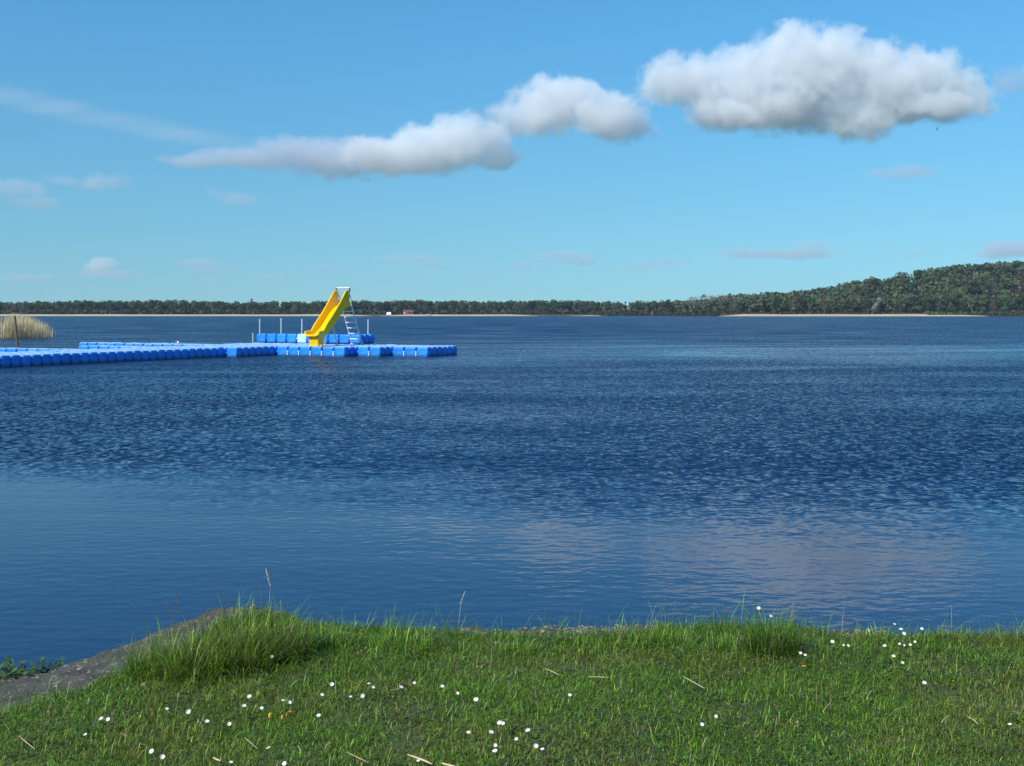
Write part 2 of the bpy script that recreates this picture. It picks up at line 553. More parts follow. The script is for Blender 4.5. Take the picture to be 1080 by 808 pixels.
i = (np.arange(ny - 1)[:, None] * nx + np.arange(nx - 1)[None]).ravel()
o = link("concrete_bank", np_mesh("concrete_bank", np.concatenate(V), [np.stack([i, i + nx, i + nx + 1, i + 1], 1)], smooth=True), M["stone"])
tag(o, "worn grey concrete edging between the lawn and the water", "bank edging")

# gravel bits lying on the concrete
def chips(xs_, ys_, zs_, size, name, mat, tintf):
    ico = bmesh.new(); bmesh.ops.create_icosphere(ico, subdivisions=1, radius=1)
    iv = np.array([v.co[:] for v in ico.verts]); iff = np.array([[v.index for v in f.verts] for f in ico.faces]); ico.free()
    VV, FF, CC = [], [], []
    for k in range(len(xs_)):
        s = size * rng.lognormal(0, 0.4) * np.array([1, rng.uniform(.6, 1), rng.uniform(.3, .6)])
        a = rng.uniform(0, 6.28)
        p = iv * (1 + 0.25 * rng.standard_normal((len(iv), 1))) * s
        p = np.stack([p[:, 0] * math.cos(a) - p[:, 1] * math.sin(a), p[:, 0] * math.sin(a) + p[:, 1] * math.cos(a), p[:, 2]], 1)
        VV.append(p + [xs_[k], ys_[k], zs_[k]]); FF.append(iff + 12 * 0 + k * len(iv)); CC.append(np.tile(tintf(), (len(iv), 1)))
    return link(name, np_mesh(name, np.concatenate(VV), [np.concatenate(FF)], np.concatenate(CC)), mat)


M["chip"] = leaf_mat("gravel_chip", trans=0.0, rough=0.9)
gx = np.concatenate([rng.uniform(-2.8, -1.2, 40), rng.uniform(-1.0, 2.6, 170), rng.normal(0.35, 0.28, 420), rng.normal(1.6, 0.15, 130)])
gq = rng.uniform(0.0, 1, len(gx)) * (strip_w(gx) + 0.05)
gy = edge_y(gx) - gq
def strip_z(x, y):
    q = edge_y(x) - y
    base = 0.20 - 0.06 * np.clip(-1.5 - x, 0, 1) + 0.05 * np.exp(-(((x + 1.1) / 0.4) ** 2 + ((y - 5.0) / 0.22) ** 2))
    k = np.clip(q / 0.6, 0, 1)
    return edge_z(x) * (1 - k) + base * k + (fbm(x, y, 9, 2, 4) - 0.5) * 0.035 + (fbm(x, y, 42, 4, 2) - 0.5) * 0.016
def chip_tint():
    v = rng.uniform(0.08, 0.40)
    return np.array([v, v * 0.93, v * 0.8])
o = chips(gx, gy, strip_z(gx, gy), 0.0062, "gravel", M["chip"], chip_tint)
tag(o, "pale gravel bits bedded in the concrete edging", None, None, "stuff")


# ------------------------------------------------------------------ grass
def blades(base, az, h, lean, w, tint, curve=1.7):
    """(n,3) bases; returns V, faces, colours"""
    n_ = len(base)
    ts = [0.0, 0.4, 0.75, 1.0]
    dx, dy = np.cos(az), np.sin(az)
    sxx, syy = -dy, dx
    V = np.zeros((n_, 7, 3)); Cc = np.zeros((n_, 7, 3))
    for li, t in enumerate(ts):
        out = lean * h * t ** curve
        up = h * t * np.sqrt(np.clip(1 - (0.75 * lean * t) ** 2, 0.1, 1))
        P = base + np.stack([dx * out, dy * out, up], 1)
        ww = w * (1 - 0.55 * t) * 0.5
        if li < 3:
            V[:, 2 * li] = P - np.stack([sxx * ww, syy * ww, 0 * ww], 1)
            V[:, 2 * li + 1] = P + np.stack([sxx * ww, syy * ww, 0 * ww], 1)
        else:
            V[:, 6] = P
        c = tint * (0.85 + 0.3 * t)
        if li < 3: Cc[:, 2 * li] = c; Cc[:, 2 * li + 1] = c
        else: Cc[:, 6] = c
    o7 = np.arange(n_)[:, None] * 7
    Q = np.concatenate([o7 + [0, 1, 3, 2], o7 + [2, 3, 5, 4]])
    T = o7 + [4, 5, 6]
    return V.reshape(-1, 3), Q, T, Cc.reshape(-1, 3)


def tints(n_, x, y):
    g1 = np.array([0.118, 0.238, 0.018]); g2 = np.array([0.200, 0.315, 0.034]); g3 = np.array([0.064, 0.160, 0.020])
    yel = np.array([0.23, 0.20, 0.05]); dry = np.array([0.36, 0.27, 0.13])
    a = fbm(x, y, 2.1, 11, 4)[:, None]; b = rng.uniform(0, 1, (n_, 1))
    c = g1 * (1 - b) + g2 * b
    c = np.where(rng.uniform(0, 1, (n_, 1)) < 0.25, g3, c)
    warm = np.clip((a - 0.47) * 5, 0, 1) * rng.uniform(0, 1, (n_, 1))
    c = c * (1 - 0.7 * warm) + yel * 0.7 * warm
    isdry = rng.uniform(0, 1, (n_, 1)) < 0.035 + 0.06 * np.clip((fbm(x, y, 3.3, 21, 2)[:, None] - 0.5) * 4, 0, 1)
    c = np.where(isdry, dry * rng.uniform(0.5, 1.0, (n_, 1)), c)
    return c * rng.lognormal(0, 0.42, (n_, 1))


def scatter(n_, x0, x1, y0, y1):
    x = rng.uniform(x0, x1, n_); y = rng.uniform(y0, y1, n_)
    return x, y


def lawn(n_, x0, x1, y0, y1, hmin, hmax, wmin, wmax, lean_max):
    x, y = scatter(n_, x0, x1, y0, y1)
    q = edge_y(x) - y
    cover = strip_w(x) + 0.10 * (fbm(x, y, 7, 31, 2) - 0.5)
    dens = 0.35 + 0.65 * np.clip((fbm(x, y, 6, 41, 2) - 0.25) * 2.5, 0, 1)
    # worn brownish spot on the right
    worn = np.exp(-(((x - 1.62) / 0.13) ** 2 + ((y - 5.05) / 0.09) ** 2))
    keep = (q > cover) & (rng.uniform(0, 1, n_) < dens * (1 - 0.75 * worn))
    x, y, q = x[keep], y[keep], q[keep]
    k = len(x)
    hm = 0.75 + 0.7 * fbm(x, y, 2.3, 51, 3)
    hm = hm * (1 + 0.75 * np.exp(-((q - strip_w(x)) / 0.12) ** 2))          # unmown fringe along the edging
    h = (hmin + (hmax - hmin) * rng.beta(1.6, 3.2, k)) * hm
    base = np.stack([x, y, lawn_z(x, y) - 0.004], 1)
    lean = rng.uniform(0.15, lean_max, k)
    return base, rng.uniform(0, 6.28, k), h, lean, rng.uniform(wmin, wmax, k), tints(k, x, y)


def merge_blades(sets):
    VV, QQ, TT, CC, off = [], [], [], [], 0
    for s in sets:
        v, q, t, c = blades(*s)
        VV.append(v); QQ.append(q + off); TT.append(t + off); CC.append(c)
        off += len(v)
    return np.concatenate(VV), np.concatenate(QQ), np.concatenate(TT), np.concatenate(CC)


sets = [lawn(430000, -3.3, 3.4, 3.1, 5.45, 0.012, 0.042, 0.0018, 0.0042, 1.9),
        lawn(26000, -3.3, 3.4, 3.1, 5.45, 0.035, 0.075, 0.0018, 0.0036, 1.7)]
# long wispy blades near the edging, never mown
b_, az_, h_, le_, w_, ti_ = lawn(26000, -3.3, 3.4, 4.0, 5.4, 0.045, 0.12, 0.0014, 0.0030, 1.9)
qq = edge_y(b_[:, 0]) - b_[:, 1]
kk_ = rng.uniform(0, 1, len(qq)) < np.exp(-np.clip(qq - strip_w(b_[:, 0]), 0, 9) / 0.32) * (0.25 + 1.3 * np.clip((fbm(b_[:, 0], b_[:, 1], 3.0, 71, 2) - .4) * 4, 0, 1))
sets.append((b_[kk_], az_[kk_], h_[kk_], le_[kk_], w_[kk_], ti_[kk_] * 1.15))
# dead bits lying flat between the living blades
b_, az_, h_, le_, w_, ti_ = lawn(26000, -3.3, 3.4, 3.1, 5.45, 0.015, 0.05, 0.0014, 0.003, 0.5)
kk_ = fbm(b_[:, 0], b_[:, 1], 2.6, 81, 3) > .45
nb_ = int(kk_.sum())
b_ = b_[kk_]; b_[:, 2] += rng.uniform(0.006, 0.03, nb_)
tb_ = np.array([0.30, 0.21, 0.10]) * rng.lognormal(-.35, .5, (nb_, 1)) * rng.uniform(.85, 1.15, (nb_, 3))
sets.append((b_, az_[kk_], h_[kk_] * .35, rng.uniform(2.2, 3.2, nb_), w_[kk_], tb_))
v, q, t, c = merge_blades(sets)
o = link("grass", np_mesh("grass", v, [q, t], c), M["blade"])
tag(o, "short green lawn grass covering the near bank", None, None, "stuff")


def tuft(px, py, z, rx, ry, n_, h0, h1, label, dark=1.0, lean=0.75, dryp=0.05, d=None):
    p = at(px, py, z)
    k = n_
    r = np.sqrt(rng.uniform(0, 1, k)); a = rng.uniform(0, 6.28, k)
    x = r * np.cos(a) * rx; y = r * np.sin(a) * ry
    zz = lawn_z(p.x + x, p.y + y) - float(lawn_z(np.array([p.x]), np.array([p.y]))[0]) - 0.005
    base = np.stack([x, y, zz], 1)
    az = np.arctan2(y / ry, x / rx) + rng.normal(0, 1.3, k)
    h = (h0 * .5 + (h1 - h0 * .5) * rng.beta(1.8, 1.4, k)) * (1.0 - 0.35 * r) * np.where(rng.uniform(0, 1, k) < .07, 1.4, 1.0)
    c = tints(k, p.x + x, p.y + y) * dark
    dm = rng.uniform(0, 1, (k, 1)) < dryp
    c = np.where(dm, np.array([0.33, 0.27, 0.15]) * rng.uniform(.6, 1, (k, 1)), c)
    v, q, t, c = blades(base, az, h, rng.uniform(0.1, lean * 1.7, k) * (0.5 + 0.7 * r), rng.uniform(0.0016, 0.0036, k), c * rng.lognormal(.12, .3, (k, 1)))
    o = link("grass_tuft", np_mesh("grass_tuft", v, [q, t], c), M["blade"])
    o.location = (p.x, p.y, float(lawn_z(np.array([p.x]), np.array([p.y]))[0]))
    return tag(o, label, "grass tuft", "grass tufts along the bank edge")


tuft(188, 714, 0.2, 0.20, 0.10, 1500, 0.10, 0.24, "tall shaggy grass tuft at the left end of the big clump, next to bare concrete", 0.95)
tuft(245, 704, 0.2, 0.19, 0.13, 1700, 0.10, 0.25, "tall dark green grass tuft in the middle of the big clump on the mound", 0.8)
tuft(296, 690, 0.22, 0.14, 0.11, 1100, 0.10, 0.22, "tall grass tuft at the right end of the big clump, on the mound's crest", 0.7)
tuft(815, 688, 0.2, 0.12, 0.10, 900, 0.10, 0.215, "dark rounded grass tuft standing up against the water right of centre", 0.62, 0.9)
tuft(768, 683, 0.2, 0.10, 0.07, 260, 0.06, 0.13, "small grass tuft just left of the dark rounded one", 0.95)
tuft(425, 683, 0.2, 0.17, 0.08, 430, 0.06, 0.14, "loose light green grass tuft left of the gravelly patch of edging", 1.15)
tuft(545, 690, 0.2, 0.09, 0.06, 260, 0.05, 0.11, "low grass tuft in front of the gravelly patch of edging", 0.9)
tuft(700, 680, 0.2, 0.14, 0.06, 330, 0.06, 0.13, "ragged grass tuft right of the gravelly patch of edging", 1.0)
tuft(925, 678, 0.19, 0.08, 0.05, 200, 0.05, 0.12, "small bright grass tuft beside the brown worn spot", 1.1)
tuft(352, 684, 0.2, 0.09, 0.06, 240, 0.05, 0.12, "small grass tuft at the right foot of the mound", 1.0)
tuft(620, 683, 0.2, 0.05, 0.04, 90, 0.04, 0.09, "tiny grass tuft growing at the right of the gravelly patch", 1.0)


def gz(x, y): return float(lawn_z(np.array([x]), np.array([y]))[0])


# broad low leaves between the blades (clover and plantain) : stuff
def leaflets(n_):
    x, y = scatter(n_, -3.2, 3.3, 3.2, 5.2)
    keep = (edge_y(x) - y > strip_w(x) + 0.05) & (fbm(x, y, 2.1, 61, 3) > 0.48)
    x, y = x[keep], y[keep]; k = len(x)
    z = lawn_z(x, y) + rng.uniform(0.008, 0.03, k)
    a = rng.uniform(0, 6.28, k); s = rng.uniform(0.004, 0.009, k)
    u = np.stack([np.cos(a), np.sin(a), rng.uniform(-0.4, 0.4, k)], 1) * s[:, None]
    w = np.stack([-np.sin(a), np.cos(a), rng.uniform(-0.4, 0.4, k)], 1) * s[:, None] * 0.7
    p = np.stack([x, y, z], 1)
    V = np.stack([p - u, p + w, p + u, p - w], 1).reshape(-1, 3)
    F = np.arange(4 * k).reshape(-1, 4)
    c = np.array([0.055, 0.12, 0.025]) * rng.lognormal(0, 0.35, (k, 1))
    br = rng.uniform(0, 1, (k, 1)) < 0.12
    c = np.where(br, np.array([0.2, 0.12, 0.06]) * rng.uniform(.5, 1.3, (k, 1)), c)
    return link("clover_leaves", np_mesh("clover_leaves", V, [F], np.repeat(c, 4, 0)), M["blade"])


tag(leaflets(26000), "small clover and weed leaves scattered through the lawn", None, None, "stuff")

# ------------------------------------------------------------------ daisies
DAISIES = [(114, 759), (107, 759), (90, 776), (199, 752), (218, 762), (242, 764), (171, 801), (263, 736), (298, 740), (305, 742), (276, 747), (257, 746), (339, 734), (350, 722), (336, 755), (287, 695), (176, 748),
           (283, 790), (389, 721), (393, 726), (382, 735), (370, 736), (437, 720), (423, 724), (466, 725), (482, 732), (527, 763), (531, 764), (494, 772), (518, 773), (557, 773), (522, 788), (522, 793.5), (565, 790), (572, 792),
           (545, 781), (502, 738), (601, 733), (878, 677), (889, 680), (894, 681), (844, 690), (849, 692), (942, 693), (952, 699), (813, 650), (943, 659), (950, 665), (953, 669), (949, 679), (953, 680), (960, 679), (965, 676),
           (972, 664), (933, 681), (975, 720), (1065, 765), (300, 806), (441, 805), (755, 756), (740, 765), (160, 793), (243, 806), (800, 642)]


def petals_mesh(cl):
    mb = MB()
    n_ = 13
    for k in range(n_):
        a = 2 * math.pi * k / n_
        ca, sa = math.cos(a), math.sin(a)
        def P(r, s, z): return (ca * r - sa * s, sa * r + ca * s, z)
        r0, r1, w = 0.003, 0.0105, 0.0021
        u = cl
        mb.add([P(r0, -w * .6, 0.001), P(r0, w * .6, 0.001), P(r0 + (r1 - r0) * .6, w, 0.001 + u * .0035), P(r1, w * .5, u * .009), P(r1, -w * .5, u * .009), P(r0 + (r1 - r0) * .6, -w, 0.001 + u * .0035)], [(0, 1, 2, 5), (5, 2, 3, 4)])
    return mb


pm = petals_mesh(0.25).build("petals", M["petal"]).data
pm2 = petals_mesh(0.95).build("petals", M["petal"]).data
for ob in [x for x in C.objects if x.name.startswith("petals")]: bpy.data.objects.remove(ob)
cb = bmesh.new(); bmesh.ops.create_uvsphere(cb, u_segments=10, v_segments=6, radius=0.0034)
for v_ in cb.verts: v_.co.z = v_.co.z * 0.6 + 0.001
cme = bpy.data.meshes.new("flower_centre"); cb.to_mesh(cme); cb.free(); cme.materials.append(M["centre"])


def daisy(px, py):
    ht = rng.uniform(0.04, 0.06)
    if py < 672: ht = rng.uniform(0.08, 0.11)
    p = at(px, py, 0.22 + ht)
    if py == 642:
        p = atd(px, py, 5.02)
    g = gz(p.x, p.y)
    hd = max(p.z - g, 0.035) if py < 672 else ht
    if py >= 672:
        p = at(px, py, g + ht); g = gz(p.x, p.y); hd = ht
    mb = MB()
    bx, by = rng.uniform(-.012, .012, 2)
    mb.tube([(bx, by, -0.005), (bx * .4, by * .4, hd * .5), (0, 0, hd)], 0.0009, 5)
    st = mb.build("daisy", M["stem"])
    st.location = (p.x, p.y, g)
    tilt = (R(rng.uniform(0, 45)), R(rng.uniform(-25, 20)), 0)
    s = rng.uniform(0.55, 0.9)
    h_ = link("petals", pm if rng.uniform() < .45 else pm2, None, st); h_.location = (0, 0, hd); h_.rotation_euler = tilt; h_.scale = (s,) * 3
    c_ = link("flower_centre", cme, None, st); c_.location = (0, 0, hd); c_.rotation_euler = tilt; c_.scale = (s,) * 3
    return st


for (px, py) in DAISIES:
    st = daisy(px, py)
    if py == 642: lab = "white daisy on a long stem sticking up over the dark rounded grass tuft"
    elif px < 220: lab = "white daisy in the loose scatter at the left of the lawn"
    elif px < 320: lab = "white daisy in the patch below the tall grass clump, near the yellow flowers"
    elif px < 490: lab = "white daisy in the patch around the thin brown twig"
    elif px < 620: lab = "white daisy in the patch low in the middle of the lawn"
    elif px < 780: lab = "white daisy in the sparse stretch of lawn right of the middle patch"
    else: lab = "white daisy in the patch on the right, around the brown worn spot"
    tag(st, lab, "daisy", "daisies scattered in the lawn")

# dandelions
def dandelion(px, py, label, closed, s=1.0):
    p = at(px, py, 0.24)
    g = gz(p.x, p.y); hd = 0.035
    p = at(px, py, g + hd)
    mb = MB(); mb.tube([(0, 0.004, -0.005), (0, 0, hd)], 0.0018, 6)
    st = mb.build("dandelion", M["stem"]); st.location = (p.x, p.y, gz(p.x, p.y))
    mb = MB()
    for ring, (r1, zz, n_) in enumerate(((0.016, 0.003, 20), (0.011, 0.007, 16), (0.006, 0.009, 10))):
        for k in range(n_):
            a = 2 * math.pi * (k + ring * .5) / n_; ca, sa = math.cos(a), math.sin(a)
            rr = r1 * (0.35 if closed else 1.0); z2 = zz + (0.008 if closed else 0.002)
            w = 0.0022
            mb.add([(ca * .002 - sa * w, sa * .002 + ca * w, 0), (ca * .002 + sa * w, sa * .002 - ca * w, 0), (ca * rr + sa * w, sa * rr - ca * w, z2), (ca * rr - sa * w, sa * rr + ca * w, z2)], [(0, 1, 2, 3)])
    f = mb.build("florets", M["dandelion"], st); f.location = (0, 0, hd); f.rotation_euler = (R(-25), R(10), 0); f.scale = (s,) * 3
    return tag(st, label, "dandelion", "yellow flowers in the lawn")


dandelion(306, 753, "orange yellow half closed dandelion among daisies, brightest of the left flowers", False, 0.75)
dandelion(284, 758, "small pale yellow dandelion bud just left of the brighter flower", True)
dandelion(297, 760, "greenish dandelion bud between the two yellow flowers", True, 0.8)
dandelion(848, 705, "open yellow dandelion alone in the right part of the lawn", False, 1.0)

# dry stalks and twig lying in the grass
def lying(p0, p1, r, name, mat, label, cat, group=None, lift=0.035):
    a = at(p0[0], p0[1], 0.24); a = at(p0[0], p0[1], gz(a.x, a.y) + lift)
    b = at(p1[0], p1[1], 0.24); b = at(p1[0], p1[1], gz(b.x, b.y) + lift)
    mid = (a + b) / 2
    sag = Vector((rng.uniform(-.003, .003), rng.uniform(-.004, .004), rng.uniform(-.002, .003)))
    pts = [a - mid, (a - mid) * .5 + sag * .7, sag, (b - mid) * .5 + sag * .7, b - mid]
    mb = MB(); mb.tube(pts, [r * .8, r, r, r * .9, r * .5], 6)
    o = mb.build(name, mat, smooth=True); o.location = mid
    return tag(o, label, cat, group)


STRAWS = [((430, 796), (456, 806), 0.0034, "thick pale dry stalk at the bottom edge of the lawn, left of centre"),
          ((466, 805), (482, 809), 0.003, "short pale stalk at the bottom edge, right after the thick one"),
          ((720, 713), (743, 726), 0.0018, "thin tan straw lying slanted in the lawn right of centre"),
          ((620, 714), (643, 714.5), 0.0013, "thin straw lying level below the gravelly patch"),
          ((575, 705), (590, 712), 0.0015, "reddish tan straw just in front of the gravelly patch"),
          ((914, 738), (921, 727), 0.0018, "short white straw standing alone below the right daisies"),
          ((993, 762), (1003, 754), 0.0016, "pale straw of the broken pair at the lower right, left piece"),
          ((1019, 755), (1032, 764), 0.0015, "pale straw of the broken pair at the lower right, right piece"),
          ((412, 728), (423, 726), 0.0016, "short yellowish straw beside the daisies above the twig"),
          ((741, 787), (746, 777), 0.0016, "short whitish straw low in the lawn right of centre"),
          ((868, 751), (877, 740), 0.0014, "thin pale straw leaning to the right in the right half of the lawn"),
          ((365, 793), (388, 804), 0.0012, "long thin straw at the bottom left of centre"),
          ((258, 778), (272, 790), 0.0012, "thin greyish straw under the yellow flowers"),
          ((225, 799), (233, 802), 0.0028, "stubby brown stalk near the bottom left"),
          ((20, 776), (37, 790), 0.0013, "thin straw in the lower left corner of the lawn"),
          ((957, 707), (959, 703), 0.0018, "tiny white straw just below the right daisies")]
for a_, b_, r_, lb in STRAWS:
    lying(a_, b_, r_, "dry_straw", M["straw"], lb, "straw", "dry straws lying in the lawn")
lying((425, 757), (484, 738), 0.0022, "twig", M["brown_stalk"], "thin brown twig lying slanted in the grass left of centre", "twig", lift=0.045)


def leaf(px, py, s, label):
    p = at(px, py, 0.25); p = at(px, py, gz(p.x, p.y) + 0.04)
    mb = MB()
    mb.add([(-s, 0, 0), (-s * .3, -s * .45, .004), (s * .5, -s * .35, .001), (s, 0, .006), (s * .4, s * .4, .005), (-s * .4, s * .4, .0), (0, 0, .007)], [(0, 1, 6), (1, 2, 6), (2, 3, 6), (3, 4, 6), (4, 5, 6), (5, 0, 6)])
    o = mb.build("dead_leaf", M["dead_leaf"]); o.location = p; o.rotation_euler = (R(20), R(rng.uniform(-20, 20)), rng.uniform(0, 6))
    return tag(o, label, "leaf", "dead leaves in the lawn")


leaf(1070, 752, 0.014, "curled pale brown dead leaf at the right edge of the lawn")
leaf(152, 722, 0.016, "greyish dead leaf at the foot of the tall grass clump")
leaf(131, 776, 0.014, "brown dead leaf between the left daisies")
leaf(841, 762, 0.012, "tan dead leaf in the lawn below the lone dandelion")


# tall flowering stems
def stem(pts_px, d, r, mat, label, head=None):
    pts = [atd(x, y, d) for x, y in pts_px]
    b = Vector((pts[0].x, pts[0].y, gz(pts[0].x, pts[0].y)))
    mb = MB()
    P = [Vector((0, 0, -0.01))] + [p - b for p in pts[1:]]
    mb.tube(P, [r] + [r * (1 - .5 * (k + 1) / len(P)) for k in range(len(P) - 1)], 5)
    o = mb.build("flowering_grass", mat, smooth=True); o.location = b
    if head:
        mb = MB()
        h0, h1, hr = head
        a_, b_ = atd(*h0, d) - b, atd(*h1, d) - b
        for k in range(14):
            t_ = k / 13
            c_ = a_.lerp(b_, t_)
            w = hr * math.sin(math.pi * (0.15 + 0.8 * t_))
            an = k * 2.4
            mb.tube([c_, c_ + (b_ - a_).normalized() * hr * 2.2 + Vector((math.cos(an), math.sin(an), 0)) * w], [hr * .35, hr * .1], 4)
        mb.build("seed_head", mat, o)
    return tag(o, label, "tall grass", "tall stems standing over the bank edge")


stem([(282, 652), (284, 634), (285, 619), (281, 601)], 5.2, 0.0011, M["straw"], "pale dry stem with curled tip, highest above the mound", ((285, 618), (281, 602), 0.006))
stem([(240, 648), (236, 630), (226, 620), (216, 611)], 5.2, 0.0014, M["brown_stalk"], "dark stem leaning left over the water from the mound's crest", ((226, 620), (217, 612), 0.003))
stem([(184, 680), (183, 655), (178, 640), (174, 632)], 5.1, 0.0013, M["brown_stalk"], "dark stem left of the upright one at the tall clump", ((180, 645), (175, 633), 0.004))
stem([(190, 680), (184, 655), (186, 640), (187, 626)], 5.1, 0.0013, M["brown_stalk"], "dark upright stem at the left of the tall grass clump", ((186, 645), (187, 627), 0.004))
stem([(160, 672), (155, 655), (146, 645), (138, 636)], 5.0, 0.001, M["brown_stalk"], "thin dark stem leaning far left above the concrete", None)
stem([(484, 676), (484, 655), (486, 638), (490, 624)], 5.15, 0.001, M["straw"], "pale grass stem alone over the water left of centre", ((485, 637), (490, 625), 0.0035))
stem([(573, 672), (574, 655), (575, 643)], 5.15, 0.0009, M["stem"], "thin green stem alone at the left of the gravelly patch", None)
stem([(925, 672), (930, 662), (934, 650)], 5.1, 0.0011, M["stem"], "short green stem leaning right beside the brown worn spot", None)


# leafy weeds at the foot of the bank on the left
def weed(px, py, z, n_, h, label, s=1.0):
    p = at(px, py, z)
    mb = MB()
    for k in range(n_):
        a = rng.uniform(0, 6.28); hh = h * rng.uniform(.5, 1); r_ = rng.uniform(0, .05) * s
        b0 = Vector((r_ * math.cos(a), r_ * math.sin(a), -.02)); tip = b0 + Vector((math.cos(a) * hh * .5, math.sin(a) * hh * .5, hh))
        mb.cur = 0
        mb.tube([b0, b0.lerp(tip, .5) + Vector((0, 0, hh * .08)), tip], .0012, 4)
        for q_ in range(5):
            c_ = b0.lerp(tip, .35 + .16 * q_); an = rng.uniform(0, 6.28); l_ = rng.uniform(.018, .032) * s
            d_ = Vector((math.cos(an), math.sin(an), rng.uniform(0, .8))); w_ = Vector((-math.sin(an), math.cos(an), 0)) * l_ * .28
            mb.add([c_, c_ + d_ * l_ * .5 + w_, c_ + d_ * l_, c_ + d_ * l_ * .5 - w_], [(0, 1, 2, 3)])
    o = mb.build("weed", M["weed"]); o.location = p
    return tag(o, label, "weed")


M["weed"] = leaf_mat("weed_leaf", ((0.06, 0.12, 0.03), (0.12, 0.18, 0.05), 30), 0.3)
weed(20, 716, 0.10, 34, 0.075, "low leafy weed cushion on the concrete's water side at the far left", 1.3)
weed(52, 708, 0.11, 14, 0.07, "small upright weed at the water's edge right of the leafy cushion")

# ------------------------------------------------------------------ lake
mb = MB()
mb.add([(-2100, -60, 0), (2100, -60, 0), (2100, 1400, 0), (-2100, 1400, 0)], [(0, 1, 2, 3)])
o = mb.build("water", M["water"])
tag(o, "dark blue rippled lake water, calm along the near bank", None, None, "structure")


# ------------------------------------------------------------------ far shore terrain
def shore_y(x):
    return np.interp(x, [-3000, -1500, -700, -400, 60, 130, 330, 420, 700, 1500, 3000], [-200, 300, 700, 770, 775, 705, 690, 640, 420, 0, -300])
def hill_h(x):
    return np.interp(x, [-3000, -400, 100, 150, 200, 235, 265, 300, 340, 380, 500, 900, 3000], [3, 1, 1, 3, 5, 9, 16, 22, 26, 27, 30, 22, 15])
def far_z(x, y):
    q = y - shore_y(x)
    beach = np.clip(0.075 * q, -1.5, 1.3) * np.where(q > 0, 1, 1)
    s = np.clip((q - 12) / 110.0, 0, 1); s = s * s * (3 - 2 * s)
    return np.where(q < 14, beach, beach + hill_h(x) * s + 0.6 * (fbm(x, y, 0.05, 3, 2) - 0.5) * np.clip((q - 14) / 20, 0, 1))


xs = np.concatenate([np.linspace(-2100, -620, 30), np.arange(-600, 620, 6), np.linspace(640, 2100, 30)])
qs = np.concatenate([[-60, -20, -6, -2, 0, 3, 6, 10, 14, 18, 24, 32], np.arange(40, 200, 10), [230, 300, 450, 700, 1000, 1350, 1700]])
X, Q = np.meshgrid(xs, qs)
Y = shore_y(X) + Q
V = np.stack([X.ravel(), Y.ravel(), far_z(X, Y).ravel()], 1)
nx, ny = len(xs), len(qs)
i = (np.arange(ny - 1)[:, None] * nx + np.arange(nx - 1)[None]).ravel()
me = np_mesh("hill", V, [np.stack([i, i + 1, i + nx + 1, i + nx], 1)], smooth=True)
o = link("hill", me, [M["floor"]])
tag(o, "wooded shore and hill across the lake", None, None, "structure")

# beaches: sheets lying on the shore slope
def beach(x0, x1, w, label):
    xs_ = np.arange(x0, x1 + .1, 3.0)
    prof_ = np.array([-3, 0, 3, 6, 9, 12, 15.0])
    VV = []
    for k in prof_:
        taper = np.clip(np.minimum(xs_ - x0, x1 - xs_) / 18.0, 0.05, 1)
        wob = 1 + 0.35 * (fbm(xs_, xs_ * 0, 0.06, 9, 2) - .5)
        qq = k * w / 15.0 * np.where(k > 0, taper * wob, 1)
        yy = shore_y(xs_) + qq
        VV.append(np.stack([xs_, yy, far_z(xs_, yy) + 0.06], 1))
    n_ = len(xs_)
    ii = (np.arange(len(prof_) - 1)[:, None] * n_ + np.arange(n_ - 1)[None]).ravel()
    o = link("beach", np_mesh("beach", np.concatenate(VV), [np.stack([ii, ii + 1, ii + n_ + 1, ii + n_], 1)], smooth=True), M["sand"])
    return tag(o, label, None, None, "structure")


D_L = 776.0
beach(-440, -95, 14, "pale sand strip along the far left shore")
beach(-90, 18, 13, "pale sand strip in the middle of the far shore")
beach(38, 66, 7, "short pale sand strip left of the hill")
beach(128, 292, 16, "bright sand beach below the wooded hill")


# air between here and the far shore
hz = bpy.data.materials.new("summer_haze"); hz.use_nodes = True
hn, hl = hz.node_tree.nodes, hz.node_tree.links
hn.clear()
ho = hn.new("ShaderNodeOutputMaterial"); hv = hn.new("ShaderNodeVolumePrincipled")
hv.inputs["Color"].default_value = (0.72, 0.86, 1.0, 1)
hv.inputs["Density"].default_value = HAZE
hv.inputs["Anisotropy"].default_value = 0.2
hl.new(hv.outputs[0], ho.inputs["Volume"])
mb = MB(); mb.box((0, 1275, 31), (4300, 2750, 64))
o = mb.build("haze", hz)
tag(o, "thin pale haze over the lake", None, None, "stuff")


